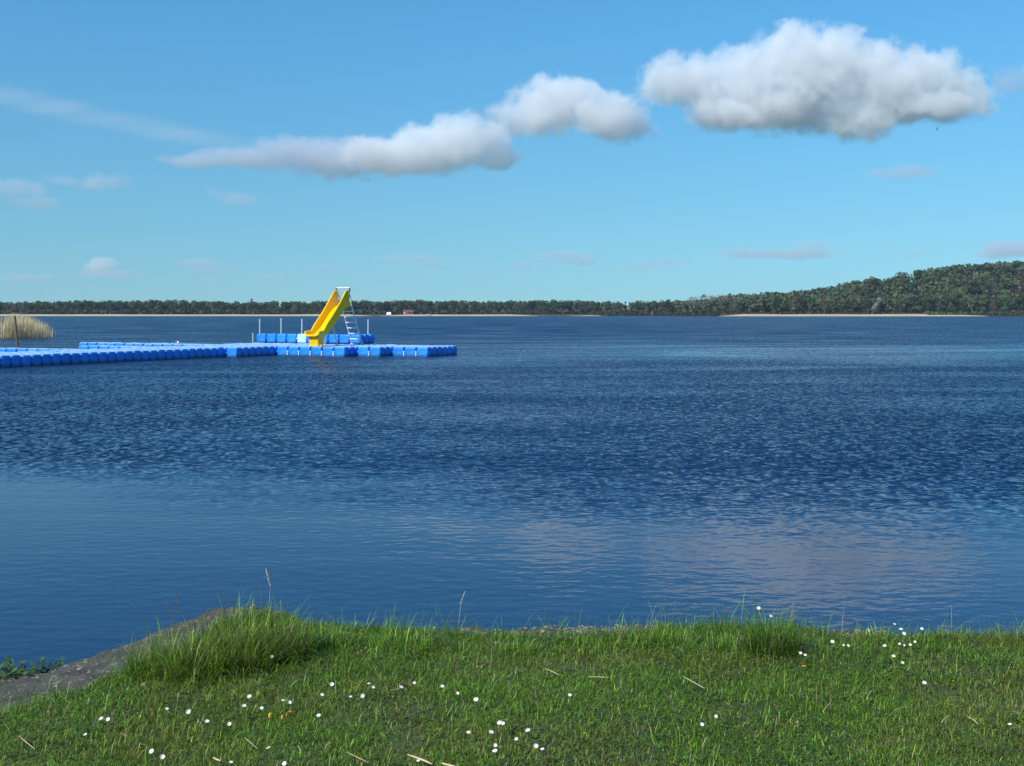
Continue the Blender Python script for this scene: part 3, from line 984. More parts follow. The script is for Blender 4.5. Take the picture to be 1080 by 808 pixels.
# ------------------------------------------------------------------ far trees
def clump_tree(n_, H, W, shape, col, seed, size=0.75, gap=0.0):
    """leaf clumps spread through a crown; returns mesh"""
    r_ = np.random.default_rng(seed)
    lobes = []
    nl = 9 if shape == "round" else 7
    for k in range(nl):
        a = r_.uniform(0, 6.28); rr = r_.uniform(0.1, 0.62) * W / 2
        zc = H * r_.uniform(0.22, 0.84)
        if shape == "cone": rr *= (1 - zc / H) * 1.3
        lobes.append((rr * math.cos(a), rr * math.sin(a), zc, W * r_.uniform(.16, .27) * (1.0 if shape == "round" else max(.25, 1.25 * (1 - zc / H)))))
    lobes.append((0, 0, H * .8, W * .24 if shape == "round" else W * .1))
    lobes.append((0, 0, H * .5, W * .33))
    L = np.array(lobes)
    pick = r_.integers(0, len(L), n_)
    dirs = r_.standard_normal((n_, 3)); dirs /= np.linalg.norm(dirs, axis=1)[:, None]
    P = L[pick, :3] + dirs * (L[pick, 3] * r_.uniform(.45, 1.05, n_) ** .6)[:, None] * np.array([1, 1, .85])
    P[:, 2] = np.minimum(P[:, 2], H * 1.02)
    n1 = dirs + 0.6 * r_.standard_normal((n_, 3)); n1 /= np.linalg.norm(n1, axis=1)[:, None]
    u = np.cross(n1, r_.standard_normal((n_, 3))); u /= np.linalg.norm(u, axis=1)[:, None]
    w = np.cross(n1, u)
    s = (size * r_.uniform(.5, 1.3, n_))[:, None]
    ang = [0, 1.2, 2.3, 3.5, 4.9]
    V = np.stack([P + (u * math.cos(a) + w * math.sin(a)) * s * r_.uniform(.6, 1.1, (n_, 1)) for a in ang], 1).reshape(-1, 3)
    F = np.arange(5 * n_).reshape(-1, 5)
    c = np.array(col) * r_.lognormal(0, .08, (n_, 1)) * (1 + .10 * r_.standard_normal((len(L), 1)))[pick].clip(.5, 1.5)
    return V, F, np.repeat(c, 5, 0)


def trunk_mb(H, r_=0.28, lean=0.0, bare=0):
    mb = MB()
    mb.tube([(0, 0, -1.2), (0, 0, H * .3), (lean, 0, H * .62), (lean * 1.5, 0.2, H * .88)], [r_ * 1.25, r_, r_ * .6, r_ * .2], 6)
    for k in range(6):
        a = k * 1.05 + .3; z = H * (.35 + .07 * k)
        mb.tube([(0, 0, z), (math.cos(a) * H * .1, math.sin(a) * H * .1, z + H * .1), (math.cos(a) * H * .17, math.sin(a) * H * .17, z + H * .22)], [r_ * .45, r_ * .3, r_ * .1], 5)
    return mb


def bare_crown(H, W, seed):
    r_ = random.Random(seed)
    mb = MB()
    def branch(p, d, l_, rad, dep):
        e = p + d * l_
        m_ = p.lerp(e, .5) + Vector((r_.uniform(-1, 1), r_.uniform(-1, 1), r_.uniform(-.3, .6))) * l_ * .08
        mb.tube([p, m_, e], [rad, rad * .8, rad * .55], 3, cap=False)
        if dep == 0: return
        for k in range(r_.randint(3, 4)):
            nd = (d + Vector((r_.uniform(-1, 1), r_.uniform(-1, 1), r_.uniform(-.25, .7))) * .75).normalized()
            branch(p.lerp(e, r_.uniform(.45, 1)), nd, l_ * r_.uniform(.55, .8), max(rad * .6, .05), dep - 1)
    for k in range(5):
        a = k * 1.26; 
        branch(Vector((0, 0, H * (.3 + .07 * k))), Vector((math.cos(a) * .6, math.sin(a) * .6, .9)).normalized(), H * .24, .13, 3)
    return mb


KINDS = {   # name, label bits, meshes
    "dark_broadleaf": ("round", (0.046, 0.074, 0.026)),
    "olive": ("round", (0.086, 0.100, 0.040)),
    "fresh": ("round", (0.080, 0.118, 0.034)),
    "budding": ("round", (0.112, 0.108, 0.068)),
    "reddish": ("round", (0.120, 0.096, 0.052)),
    "conifer": ("cone", (0.030, 0.052, 0.028)),
}
WORDS = {"dark_broadleaf": "dark green broadleaf tree", "olive": "olive green tree", "fresh": "fresh green tree", "budding": "greyish brown budding tree", "reddish": "reddish brown budding tree", "conifer": "narrow dark conifer"}
TREE = {}
for kk, (shp, col) in KINDS.items():
    TREE[kk] = []
    for sd in range(3):
        H = 10.0; W = 7.4 if shp == "round" else 4.2
        V, F, c = clump_tree(620 if kk not in ("budding", "reddish") else 520, H, W, shp, col, 100 + sd * 7 + len(TREE) * 31, 0.44 if kk not in ("budding", "reddish") else .38)
        TREE[kk].append((np_mesh("crown", V, [F], c), trunk_mb(H * .92, .2, rng.uniform(-.3, .3)).build("trunk", M["bark"]).data))
        TREE[kk][-1][0].materials.append(M["foliage"])
for ob in [x for x in C.objects if x.name.startswith("trunk")]: bpy.data.objects.remove(ob)
BARE = []
for sd in range(3):
    ob = bare_crown(10.0, 6, 40 + sd).build("crown", M["twig"]); BARE.append(ob.data); bpy.data.objects.remove(ob)
bt = trunk_mb(9.0, .22).build("trunk", M["twig"]); BT = bt.data; bpy.data.objects.remove(bt)


def plant(kind, x, y, s, label, group, wide=1.0, name=None):
    t_ = empty(name or ("conifer" if kind == "conifer" else "bare_tree" if kind == "bare" else "broadleaf_tree"), (x, y, float(far_z(np.array([x]), np.array([y]))[0])), rng.uniform(0, 6.28))
    if kind == "bare": cm, tm = BARE[rng.integers(3)], BT
    else: cm, tm = TREE[kind][rng.integers(3)]
    for nm, me_ in (("trunk", tm), ("crown", cm)):
        o_ = bpy.data.objects.new(nm, me_); C.objects.link(o_); o_.parent = t_
        o_.scale = (s * wide, s * wide, s)
    return tag(t_, label, "tree", group)


def pickk(p):
    return list(p)[rng.choice(len(p), p=np.array(list(p.values())) / sum(p.values()))]


# left shore: one long low wood
x = -372.0
nleft = 0
while x < 104:
    k = pickk({"dark_broadleaf": .46, "olive": .3, "budding": .12, "fresh": .07, "conifer": .05})
    yy = float(shore_y(np.array([x]))[0]) + rng.uniform(16, 34)
    s = rng.uniform(.78, 1.0) * (0.93 + .22 * float(vnoise(np.array([x]), np.array([0.]), .03, 2)[0]))
    plant(k, x, yy, s, WORDS[k] + " in the low wood along the far left shore", "trees of the low wood on the far shore", 0.9)
    x += rng.uniform(2.6, 4.4); nleft += 1
plant("conifer", (265.5 - 540) / 1200 * 800, 800, 1.24, "single dark conifer rising above the low wood left of the slide", "trees of the low wood on the far shore", 1.0)
# pale bare trees standing above the wood where the hill begins
for px_, s_ in ((728, 1.25), (738, 1.35), (746, 1.38), (752, 1.3), (764, 1.32), (776, 1.18), (787, 1.3), (795, 1.18), (802, 1.1)):
    yy = 752.0 + rng.uniform(0, 10)
    plant("bare", (px_ - 540) / 1200 * yy, yy, s_ * .95, "pale leafless tree standing above the wood left of the hill", "leafless trees left of the hill", 1.0)
# hill wood on the right
pts = []
tries = 0
while len(pts) < 150 and tries < 20000:
    tries += 1
    x_ = rng.uniform(100, 372); q_ = 17 + 110 * rng.uniform(0, 1) ** 1.5
    if x_ < 150 and q_ > 45: continue
    if all((x_ - a_) ** 2 + ((q_ - b_) * .8) ** 2 > 4.4 ** 2 for a_, b_ in pts): pts.append((x_, q_))
for x_, q_ in pts:
    k = pickk({"dark_broadleaf": .22, "olive": .36, "budding": .24, "reddish": .09, "fresh": .09})
    yy = float(shore_y(np.array([x_]))[0]) + q_
    plant(k, x_, yy, rng.uniform(.95, 1.35) * float(np.interp(x_, [100, 150, 200], [.66, .78, 1.0])), WORDS[k] + " in the wood on the hill at the right", "trees of the hill wood", 1.0)
# pale flowering tree leaning over the beach
TREE["blossom"] = []
for sd in range(3):
    V, F, c = clump_tree(260, 10, 5.5, "round", (0.30, 0.28, 0.25), 900 + sd, .5)
    m_ = np_mesh("crown", V, [F], c); m_.materials.append(M["foliage"]); TREE["blossom"].append((m_, TREE["olive"][0][1]))
t_ = plant("blossom", (919 - 540) / 1200 * 712, 712, 1.3, "pale blossoming tree leaning above the sand beach below the hill", "trees of the hill wood", .75, "blossom_tree")
t_.rotation_euler = (0, R(28), 0)
t_ = plant("blossom", (689 - 540) / 1200 * 730, 735, .5, "small pale yellowish tree at the water left of the hill", "trees of the low wood on the far shore", .7, "blossom_tree")


# the wood behind: uncountable mass
def wood_mass(n_trees, x0, x1, qa, qb, name, label, hs):
    VV, FF, CC, off = [], [], [], 0
    cols = [KINDS[k_][1] for k_ in ("dark_broadleaf", "olive", "budding", "fresh", "dark_broadleaf")]
    protos = [clump_tree(90, 10, 9.0, "round", c_, 700 + j_, 1.0) for j_, c_ in enumerate(cols)]
    for k_ in range(n_trees):
        V, F, c = protos[rng.integers(len(protos))]
        xx = rng.uniform(x0, x1); yy = float(shore_y(np.array([xx]))[0]) + rng.uniform(qa, qb)
        s = rng.uniform(*hs); a = rng.uniform(0, 6.28)
        p = np.stack([V[:, 0] * math.cos(a) - V[:, 1] * math.sin(a), V[:, 0] * math.sin(a) + V[:, 1] * math.cos(a), V[:, 2]], 1) * s
        VV.append(p + [xx, yy, float(far_z(np.array([xx]), np.array([yy]))[0]) - .5]); FF.append(F + off); CC.append(c * rng.lognormal(0, .15)); off += len(V)
    o = link(name, np_mesh(name, np.concatenate(VV), [np.concatenate(FF)], np.concatenate(CC)), M["wood"])
    return tag(o, label, None, None, "stuff")


wood_mass(1050, -760, 175, 26, 75, "far_woodland", "dense woodland behind the front trees of the far left shore", (.75, 1.0))
wood_mass(1200, 150, 640, 18, 150, "hill_woodland", "dense woodland between and behind the front trees of the hill", (.95, 1.25))


# scrub along the foot of the woods and green bank under the hill
def scrub(x0, x1, qa, qb, n_, col, size, name, label):
    xx = rng.uniform(x0, x1, n_); yy = shore_y(xx) + rng.uniform(qa, qb, n_); zz = far_z(xx, yy)
    P = np.stack([xx, yy, zz + rng.uniform(0, size * 2.2, n_)], 1)
    u = rng.standard_normal((n_, 3)); u /= np.linalg.norm(u, axis=1)[:, None]
    w = np.cross(u, rng.standard_normal((n_, 3))); w /= np.linalg.norm(w, axis=1)[:, None]
    s = size * rng.uniform(.5, 1.2, (n_, 1))
    V = np.stack([P - u * s, P + w * s, P + u * s, P - w * s], 1).reshape(-1, 3)
    c = np.repeat(np.array(col) * rng.lognormal(0, .25, (n_, 1)), 4, 0)
    o = link(name, np_mesh(name, V, [np.arange(4 * n_).reshape(-1, 4)], c), M["wood"])
    return tag(o, label, None, None, "stuff")


scrub(-440, 130, 14, 30, 9000, (0.055, 0.06, 0.032), 1.2, "undergrowth", "dark undergrowth along the foot of the far left wood")
scrub(130, 290, 15, 22, 1300, (0.07, 0.05, 0.03), .6, "leaf_litter", "brown undergrowth between the bright beach and the hill wood")
scrub(258, 330, 9, 20, 1700, (0.075, 0.105, 0.03), .7, "shore_grass", "green grassy bank at the right end of the beach")
scrub(290, 420, 0, 18, 2600, (0.05, 0.06, 0.025), .8, "shore_scrub", "dark scrub down to the water at the far right")
scrub(60, 130, -1, 12, 1300, (0.035, 0.042, 0.02), .7, "waterside_scrub", "dark scrub at the waterline left of the bright beach")

# small buildings and boat across the water
def far_house():
    x_, y_ = (431.0 - 540) / 1200 * 788, 788.0
    z_ = float(far_z(np.array([x_]), np.array([y_]))[0])
    t_ = empty("boathouse", (x_, y_, z_))
    mb = MB(); mb.box((0, 0, .9), (6.4, 4, 1.9)); mb.build("wall", M["brick"], t_)
    mb = MB(); mb.add([(-3.7, -2.3, 1.75), (3.7, -2.3, 1.75), (3.7, 2.3, 1.75), (-3.7, 2.3, 1.75), (-3.7, 0, 3.0), (3.7, 0, 3.0)], [(0, 1, 5, 4), (2, 3, 4, 5), (0, 4, 3), (1, 2, 5), (0, 3, 2, 1)]); mb.build("roof", M["rooftile"], t_)
    mb = MB(); mb.box((1.2, -2.03, .95), (2.6, .06, .9)); mb.build("opening", M["dark"], t_)
    mb = MB(); mb.box((-2.9, -2.05, .9), (.7, .06, 1.3)); mb.build("door", M["white"], t_)
    tag(t_, "low reddish boathouse on the far sandy shore right of the slide", "house")
far_house()


def far_hut():
    x_, y_ = (410.0 - 540) / 1200 * 786, 786.0
    t_ = empty("tent", (x_, y_, float(far_z(np.array([x_]), np.array([y_]))[0])))
    mb = MB(); mb.add([(-1.8, -1.2, 0), (1.8, -1.2, 0), (1.8, 1.2, 0), (-1.8, 1.2, 0), (-1.2, 0, 1.7), (1.4, 0, 1.7)], [(0, 1, 5, 4), (2, 3, 4, 5), (0, 4, 3), (1, 2, 5)]); mb.build("canvas", M["white"], t_)
    mb = MB(); mb.box((-1.5, 0, .45), (.06, .9, .9)); mb.build("flap", M["dark"], t_)
    tag(t_, "tiny white tent shaped shelter on the far shore left of the reddish house", "tent")
far_hut()


def far_boat():
    x_, y_ = (452.0 - 540) / 1200 * 770, 770.0
    t_ = empty("motor_boat", (x_, y_, 0))
    mb = MB()
    st = [(-2.2, .75, .75), (-1, .9, .7), (.6, .85, .75), (1.7, .4, .85), (2.3, .03, .95)]
    V_, F_ = [], []
    for (lx, w_, h_) in st: V_ += [(lx, -w_, h_), (lx, -w_ * .6, -.15), (lx, w_ * .6, -.15), (lx, w_, h_)]
    for k in range(4):
        for j in range(3): F_.append((k * 4 + j, k * 4 + j + 1, (k + 1) * 4 + j + 1, (k + 1) * 4 + j))
        F_.append((k * 4 + 3, k * 4, (k + 1) * 4, (k + 1) * 4 + 3))
    F_.append((0, 3, 2, 1)); mb.add(V_, F_); mb.build("hull", M["white"], t_)
    mb = MB(); mb.box((-.3, 0, 1.0), (1.6, 1.1, .6)); mb.build("cabin", M["white"], t_)
    mb = MB(); mb.box((-.3, -.57, 1.05), (1.2, .04, .28)); mb.build("window", M["dark"], t_)
    tag(t_, "small white boat lying off the far shore right of the reddish house", "boat")
far_boat()

# ------------------------------------------------------------------ reeds and post on the left
def reeds():
    n_ = 5200
    px = np.where(rng.uniform(0, 1, n_) < .45, rng.uniform(-130, 8, n_), 8 + 52 * rng.beta(1.0, 2.3, n_))
    d = rng.uniform(75, 84, n_) + np.clip(px - 8, -60, 40) * .04
    xx = (px - 540) / 1200 * d
    taper = np.clip(1 - (px - 26) / 60, .4, 1)
    h = (0.55 + 1.25 * rng.beta(2.6, 1.5, n_)) * taper
    base = np.stack([xx, d, np.full(n_, -.15)], 1)
    c = np.array([0.60, 0.49, 0.29]) * rng.lognormal(0, .25, (n_, 1))
    v, q, t, c = blades(base, rng.normal(.2, 1.2, n_), h + .15, rng.uniform(.05, .28, n_), rng.uniform(.012, .035, n_), c, 2.0)
    o = link("reeds", np_mesh("reeds", v, [q, t], c), M["reed"])
    tag(o, "pale dry reeds standing in the lake at the far left", None, None, "stuff")
reeds()

pb = at(19.5, 372.5, 0.0)
mb = MB()
dd = pb.y
tp = atd(15.5, 333.2, dd) - pb
mb.tube([(0, 0, -.8), tp * .5, tp], [.055, .05, .045], 8)
o = mb.build("mooring_post", M["post"]); o.location = pb
tag(o, "thin brown wooden post leaning left in the water before the reeds", "post")

# ------------------------------------------------------------------ floating dock
mL, mD, FREE = 0.56, 0.38, 0.37
ANG = math.atan2(-0.47, 0.883)
C0 = Vector(((291 - 540) / 1200 * 45.2, 45.2, 0))
dock = empty("floating_dock", C0, ANG)
tag(dock, "blue floating dock of coupled plastic cubes with zigzag edge, carrying the slide", "dock")
Ld = Vector((math.cos(ANG), math.sin(ANG), 0)); Dd = Vector((-math.sin(ANG), math.cos(ANG), 0))


def cube_shape(lx, ly, z0, z1, bev=0.075):
    bm = bmesh.new()
    bmesh.ops.create_cube(bm, size=1.0)
    for v_ in bm.verts: v_.co = Vector((v_.co.x * lx, v_.co.y * ly, (z1 - z0) * (v_.co.z + .5) + z0))
    bmesh.ops.bevel(bm, geom=bm.edges[:], offset=bev, segments=2, affect='EDGES', profile=.55)
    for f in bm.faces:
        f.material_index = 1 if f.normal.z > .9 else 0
    # shallow ribs are moulded into the long sides; coupling lugs at the corners
    for sx_ in (-1, 1):
        for sy_ in (-1, 1):
            r_ = bmesh.ops.create_cube(bm, size=1.0)
            for v_ in r_["verts"]: v_.co = Vector((v_.co.x * .10 + sx_ * (lx / 2 - .035), v_.co.y * .10 + sy_ * (ly / 2 - .035), v_.co.z * .045 + z0 + (z1 - z0) * .52))
    me = bpy.data.meshes.new("float_cube")
    bm.to_mesh(me); bm.free()
    return me


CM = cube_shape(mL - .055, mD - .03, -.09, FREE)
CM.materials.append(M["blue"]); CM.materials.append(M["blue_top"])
TM = cube_shape(mL - .055, mD - .03, 0, .40)
TM.materials.append(M["blue"]); TM.materials.append(M["blue"])

cells = set()
for ii in range(0, 6): cells |= {(ii, j) for j in range(0, 10)}
for ii in (6, 7): cells |= {(ii, j) for j in range(2, 10)}
for ii in (8, 9, 10): cells |= {(ii, j) for j in range(4, 10)}
cells |= {(-1, j) for j in range(-6, 10)}
for ii in range(-6, -1): cells |= {(ii, j) for j in range(-39, 1)}
for ii in range(-7, -1): cells |= {(ii, j) for j in range(0, 10)}
for ii in range(-14, -6): cells |= {(ii, j) for j in (-19, -18)}
for ii in range(-13, -6): cells |= {(ii, j) for j in (-9, -8)}
for ii in range(-20, -7): cells |= {(ii, j) for j in (0, 1, 2)}
front = []
for (ii, j) in cells:
    p = C0 + Ld * ((ii + .5) * mL) + Dd * ((j + .5) * mD)
    px_ = 540 + p.x / p.y * 1200
    exposed = ((ii + 1, j) not in cells) or ((ii, j - 1) not in cells)
    near = ((ii + 1, j) not in cells and ii >= -2) or ((ii, j - 1) not in cells and (ii >= -1 or j > -30))
    if exposed and near and px_ > -12: front.append((p.y, ii, j))
front = [(a_, b_) for _, a_, b_ in sorted(front)]
front_set = set(front[:84])
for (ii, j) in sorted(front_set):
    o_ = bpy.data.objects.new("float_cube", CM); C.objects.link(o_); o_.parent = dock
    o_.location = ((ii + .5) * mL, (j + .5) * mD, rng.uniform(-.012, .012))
# the rest as one part
cv = np.array([v_.co[:] for v_ in CM.vertices])
mbx = MB()
rest_v, rest_f, rest_m = [], [], []
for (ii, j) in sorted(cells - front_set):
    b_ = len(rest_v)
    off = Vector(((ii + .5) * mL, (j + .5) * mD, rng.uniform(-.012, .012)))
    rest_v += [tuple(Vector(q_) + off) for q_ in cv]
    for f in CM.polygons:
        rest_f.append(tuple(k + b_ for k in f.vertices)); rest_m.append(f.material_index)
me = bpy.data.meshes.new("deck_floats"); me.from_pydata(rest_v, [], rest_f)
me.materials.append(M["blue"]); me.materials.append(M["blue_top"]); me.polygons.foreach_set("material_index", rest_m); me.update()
o = link("deck_floats", me, None, dock); o["kind"] = "stuff"

# second tier of cubes on the back edge
TY = 3.34
for k in range(10):
    o_ = bpy.data.objects.new("float_cube", TM); C.objects.link(o_); o_.parent = dock
    o_.location = (-3.92 + (k + .5) * mL, TY + mD / 2, FREE + .01)
    if k == 4:
        me_ = TM.copy(); me_.materials.clear(); me_.materials.append(M["pale_blue"]); me_.materials.append(M["pale_blue"])
        o_.data = me_; o_["label"] = "bleached whitish float cube in the raised row"
for k in (1, 2):
    o_ = bpy.data.objects.new("float_cube", TM); C.objects.link(o_); o_.parent = dock
    o_.location = (-3.92 + 9.5 * mL, TY + mD / 2 + k * mD, FREE + .01)
# railing posts
def local_x(px_, ty):
    lo, hi = -8.0, 12.0
    for _ in range(50):
        m_ = (lo + hi) / 2; p = C0 + Ld * m_ + Dd * ty
        if 540 + p.x / p.y * 1200 < px_: lo = m_
        else: hi = m_
    return lo
for px_, ty, z0, z1 in ((274, TY + .55, .02, 1.40), (296.5, TY + .55, .02, 1.42), (318.5, TY + .55, .02, 1.40), (388.3, TY + 1.0, .02, 1.38), (266.8, TY + .3, .36, .77)):
    mb = MB(); mb.tube([(0, 0, z0), (0, 0, z1)], .031 if z1 > 1 else .027, 8)
    mb.tube([(0, 0, z1), (0, 0, z1 + .02)], [.045, .03], 8)
    o_ = mb.build("post", M["steel"], dock); o_.location = (local_x(px_, ty), ty, 0)
# white coupling pins in the front gaps
for (ii, j) in [(a_, b_) for a_, b_ in sorted(front_set) if a_ >= 0 and (a_, b_ - 1) not in cells and (a_ + 1, b_) in cells][::1]:
    mb = MB(); mb.tube([(0, 0, .02), (0, 0, .20)], .032, 8)
    o_ = mb.build("coupling_pin", M["lug"], dock); o_.location = ((ii + 1) * mL, j * mD + .03, 0)

# ------------------------------------------------------------------ slide
E_ = Vector((-0.455, -0.89, 0)).normalized()          # downhill direction
W_ = Vector((0.89, -0.455, 0)).normalized()           # towards the viewer's right
top = atd(361.5, 322, 46.2); lip = atd(329.5, 353.5, 44.35)
S = (Vector((lip.x - top.x, lip.y - top.y, 0))).dot(E_)
root_xy = Vector((lip.x, lip.y, 0)) - E_ * S
slide = empty("water_slide", (root_xy.x, root_xy.y, FREE + .012), 0)
tag(slide, "yellow water slide with silver ladder standing on the blue floating dock", "slide")
zb = FREE + .012
zt, zl = top.z - zb, lip.z - zb


def P3(s, w, z): return E_ * s + W_ * w + Vector((0, 0, z))


def prof_z(s):
    t_ = s / S
    if t_ < 0.10: return zt
    if t_ > 0.84: return zl + 0.02 * (1 - t_)
    u = (t_ - 0.10) / 0.74
    e = u * u * (3 - 2 * u) * .45 + u * .55
    return zt + (zl - zt) * e


def wall_h(s):
    t_ = s / S
    return float(np.interp(t_, [0, .06, .14, .24, .36, .72, .79, .86, 1.0], [.57, .59, .57, .46, .38, .34, .27, .16, .14]))


mb = MB()
ns = 44
HW = .25
ring = 14
V_, F_ = [], []
for k in range(ns + 1):
    s = S * k / ns
    z = prof_z(s); h = wall_h(s); fl = .015 + .03 * (s / S > .9)
    w = HW
    dp = .07 + .09 * math.sin(math.pi * min(1, s / S * 1.15))
    sec = [(-w - .035, z - dp), (-w - .045 - fl, z + h - .03), (-w - .06 - fl, z + h), (-w - .03 - fl, z + h + .025), (-w + .005 - fl, z + h), (-w - fl * .5, z + h * .3), (-w + .05, z + .0),
           (w - .05, z + .0), (w + fl * .5, z + h * .3), (w - .005 + fl, z + h), (w + .03 + fl, z + h + .025), (w + .06 + fl, z + h), (w + .045 + fl, z + h - .03), (w + .035, z - dp)]
    V_ += [P3(s, a_, b_) for a_, b_ in sec]
for k in range(ns):
    for j in range(ring):
        F_.append((k * ring + j, k * ring + (j + 1) % ring, (k + 1) * ring + (j + 1) % ring, (k + 1) * ring + j))
# end faces as strips of the shell
def cap(k, flip):
    b_ = k * ring
    fs = [(b_, b_ + 1, b_ + 5, b_ + 6), (b_ + 1, b_ + 2, b_ + 3, b_ + 4, b_ + 5), (b_, b_ + 6, b_ + 7, b_ + 13), (b_ + 13, b_ + 7, b_ + 8, b_ + 12), (b_ + 12, b_ + 8, b_ + 9, b_ + 10, b_ + 11)]
    return [f[::-1] if flip else f for f in fs]
F_ += cap(0, False) + cap(ns, True)
mb.add(V_, F_)
# rolled lip at the lower end
lipP = [P3(S + .0, -HW - .075, zl + .15), P3(S + .03, -HW - .06, zl + .03), P3(S + .04, -HW + .03, zl - .025), P3(S + .04, HW - .03, zl - .025), P3(S + .03, HW + .06, zl + .03), P3(S + .0, HW + .075, zl + .15)]
mb.tube(lipP, .045, 8)
o = mb.build("chute", M["yellow"], slide, smooth=True)
m_ = o.modifiers.new("edges", 'EDGE_SPLIT'); m_.split_angle = R(40)
# foot under the lower end
mb = MB()
V_ = []
for z, sx_, w in ((0, .0, .22), (.10, .0, .20), (zl - .05, .06, .24)):
    V_ += [P3(S - .42 - sx_, -w, z), P3(S - .08 + sx_ * .6, -w, z), P3(S - .08 + sx_ * .6, w, z), P3(S - .42 - sx_, w, z)]
F_ = [(3, 2, 1, 0), (8, 9, 10, 11)]
for k in range(2):
    for j in range(4): F_.append((k * 4 + j, k * 4 + (j + 1) % 4, (k + 1) * 4 + (j + 1) % 4, (k + 1) * 4 + j))
mb.add(V_, F_)
for a_ in (-.2, 0, .2): mb.box(P3(S - .25, a_, .03), (.14, .2, .06))
mb.build("foot", M["yellow"], slide)
# head frame: bar joined to the two chute walls
for sgn in (-1, 1):
    pass
mb = MB()
zh = zt + .56
mb.tube([P3(.08, -HW - .04, zh - .12), P3(.02, -HW - .07, zh + .08), P3(0, -HW - .07, zh + .15), P3(0, HW + .07, zh + .15), P3(.02, HW + .07, zh + .08), P3(.08, HW + .04, zh - .12)], .026, 8)
mb.box(P3(0, 0, zh + .10), (.02, .02, .02))
mb.build("handle_bar", M["white"], slide)
mb = MB()
for sgn in (-1, 1): mb.box(P3(.03, sgn * (HW + .075), zh + .05), (.05, .05, .16))
mb.build("bracket", M["dark"], slide)
# platform plate at the head
mb = MB(); mb.box((0, 0, 0), (.5, .2, .03), Matrix.Translation(P3(-.1, 0, zt - .02)) @ Matrix.Rotation(math.atan2(W_.y, W_.x), 4, 'Z')); mb.build("platform", M["steel"], slide)
# ladder
ladder = empty("ladder", (0, 0, 0)); ladder.parent = slide
foot_s = -.95
for sgn in (-1, 1):
    mb = MB()
    mb.tube([P3(foot_s, sgn * .26, 0), P3(-.22, sgn * .24, zt - .02), P3(-.12, sgn * .26, zt + .3), P3(-.02, sgn * .27, zt + .45)], .026, 8)
    mb.box(P3(foot_s, sgn * .26, .015), (.14, .14, .03))
    mb.build("rail", M["steel"], ladder)
nr = 7
for k in range(1, nr):
    t_ = k / nr
    mb = MB()
    c_ = P3(foot_s + (foot_s * -1 - .22) * t_, 0, (zt - .02) * t_)
    mb.box((0, 0, 0), (.50, .085, .03), Matrix.Translation(c_) @ Matrix.Rotation(math.atan2(W_.y, W_.x), 4, 'Z'))
    mb.build("rung", M["white"], ladder)
# support legs
for sgn in (-1, 1):
    mb = MB(); mb.tube([P3(S * .52, sgn * .22, prof_z(S * .52) - .06), P3(S * .40, sgn * .30, 0)], .026, 8); mb.box(P3(S * .40, sgn * .30, .012), (.13, .13, .024))
    mb.build("support_leg", M["steel"], slide)
mb = MB(); mb.tube([P3(-.2, -.24, zt - .1), P3(S * .52, -.22, prof_z(S * .52) - .08)], .02, 6); mb.tube([P3(-.55, -.25, .9), P3(-.55, .25, .9)], .016, 6)
mb.build("brace", M["steel"], slide)

# ------------------------------------------------------------------ small float behind the dock
p = at(188.0, 364.0, 0)
by = empty("buoy", (p.x, p.y, 0))
bm = bmesh.new(); bmesh.ops.create_uvsphere(bm, u_segments=14, v_segments=10, radius=.13)
for v_ in bm.verts: v_.co.z = v_.co.z * 1.1 + .24
me = bpy.data.meshes.new("float_ball"); bm.to_mesh(me); bm.free(); me.materials.append(M["white"]); link("float_ball", me, None, by)
mb = MB(); mb.tube([(-.22, .05, -.1), (-.22, .05, .3), (-.20, .05, .42)], [.12, .11, .03], 12); mb.build("float_body", M["red"], by)
by.scale = (.55,) * 3
tag(by, "small red and white float bobbing just behind the dock", "buoy")

# ------------------------------------------------------------------ birds in the sky
def bird(px, py, d, s, roll, label):
    mb = MB()
    mb.tube([(0, -.09, 0), (0, -.05, .012), (0, .02, .015), (0, .08, .005), (0, .16, 0)], [.006, .02, .024, .014, .004], 7)
    for sg in (-1, 1):
        mb.add([(0, -.03, .015), (sg * .09, -.045, .04), (sg * .19, .03, .03), (sg * .085, .01, .035), (0, .03, .015), (0, -.03, .008), (sg * .09, -.045, .034), (sg * .085, .01, .029), (0, .03, .008)], [(0, 1, 3, 4), (1, 2, 3), (5, 8, 7, 6), (6, 7, 2)])
        mb.add([(0, .12, .003), (sg * .035, .19, 0), (sg * .012, .13, 0)], [(0, 1, 2)])
    o = mb.build("bird", M["bird"]); o.location = atd(px, py, d); o.rotation_euler = (R(20), roll, rng.uniform(0, 6)); o.scale = (s,) * 3
    return tag(o, label, "bird", "small dark birds in the sky")


bird(988.5, 136, 95, 1.0, R(80), "largest dark bird speck, under the right end of the big white cloud")
bird(1047, 138, 150, .9, R(20), "tiny dark bird speck nearest the right edge of the sky")
bird(688.5, 228, 150, .9, R(10), "tiny dark bird speck low in the sky right of centre")
bird(147, 243.5, 150, 1.0, R(30), "tiny dark bird speck in the left sky below the grey wisps")
bird(266.5, 266.5, 150, 1.0, R(0), "tiny dark bird speck above the dock's left poles")
bird(399.5, 276.5, 130, .9, R(75), "tiny dark bird speck up and right of the slide's top")


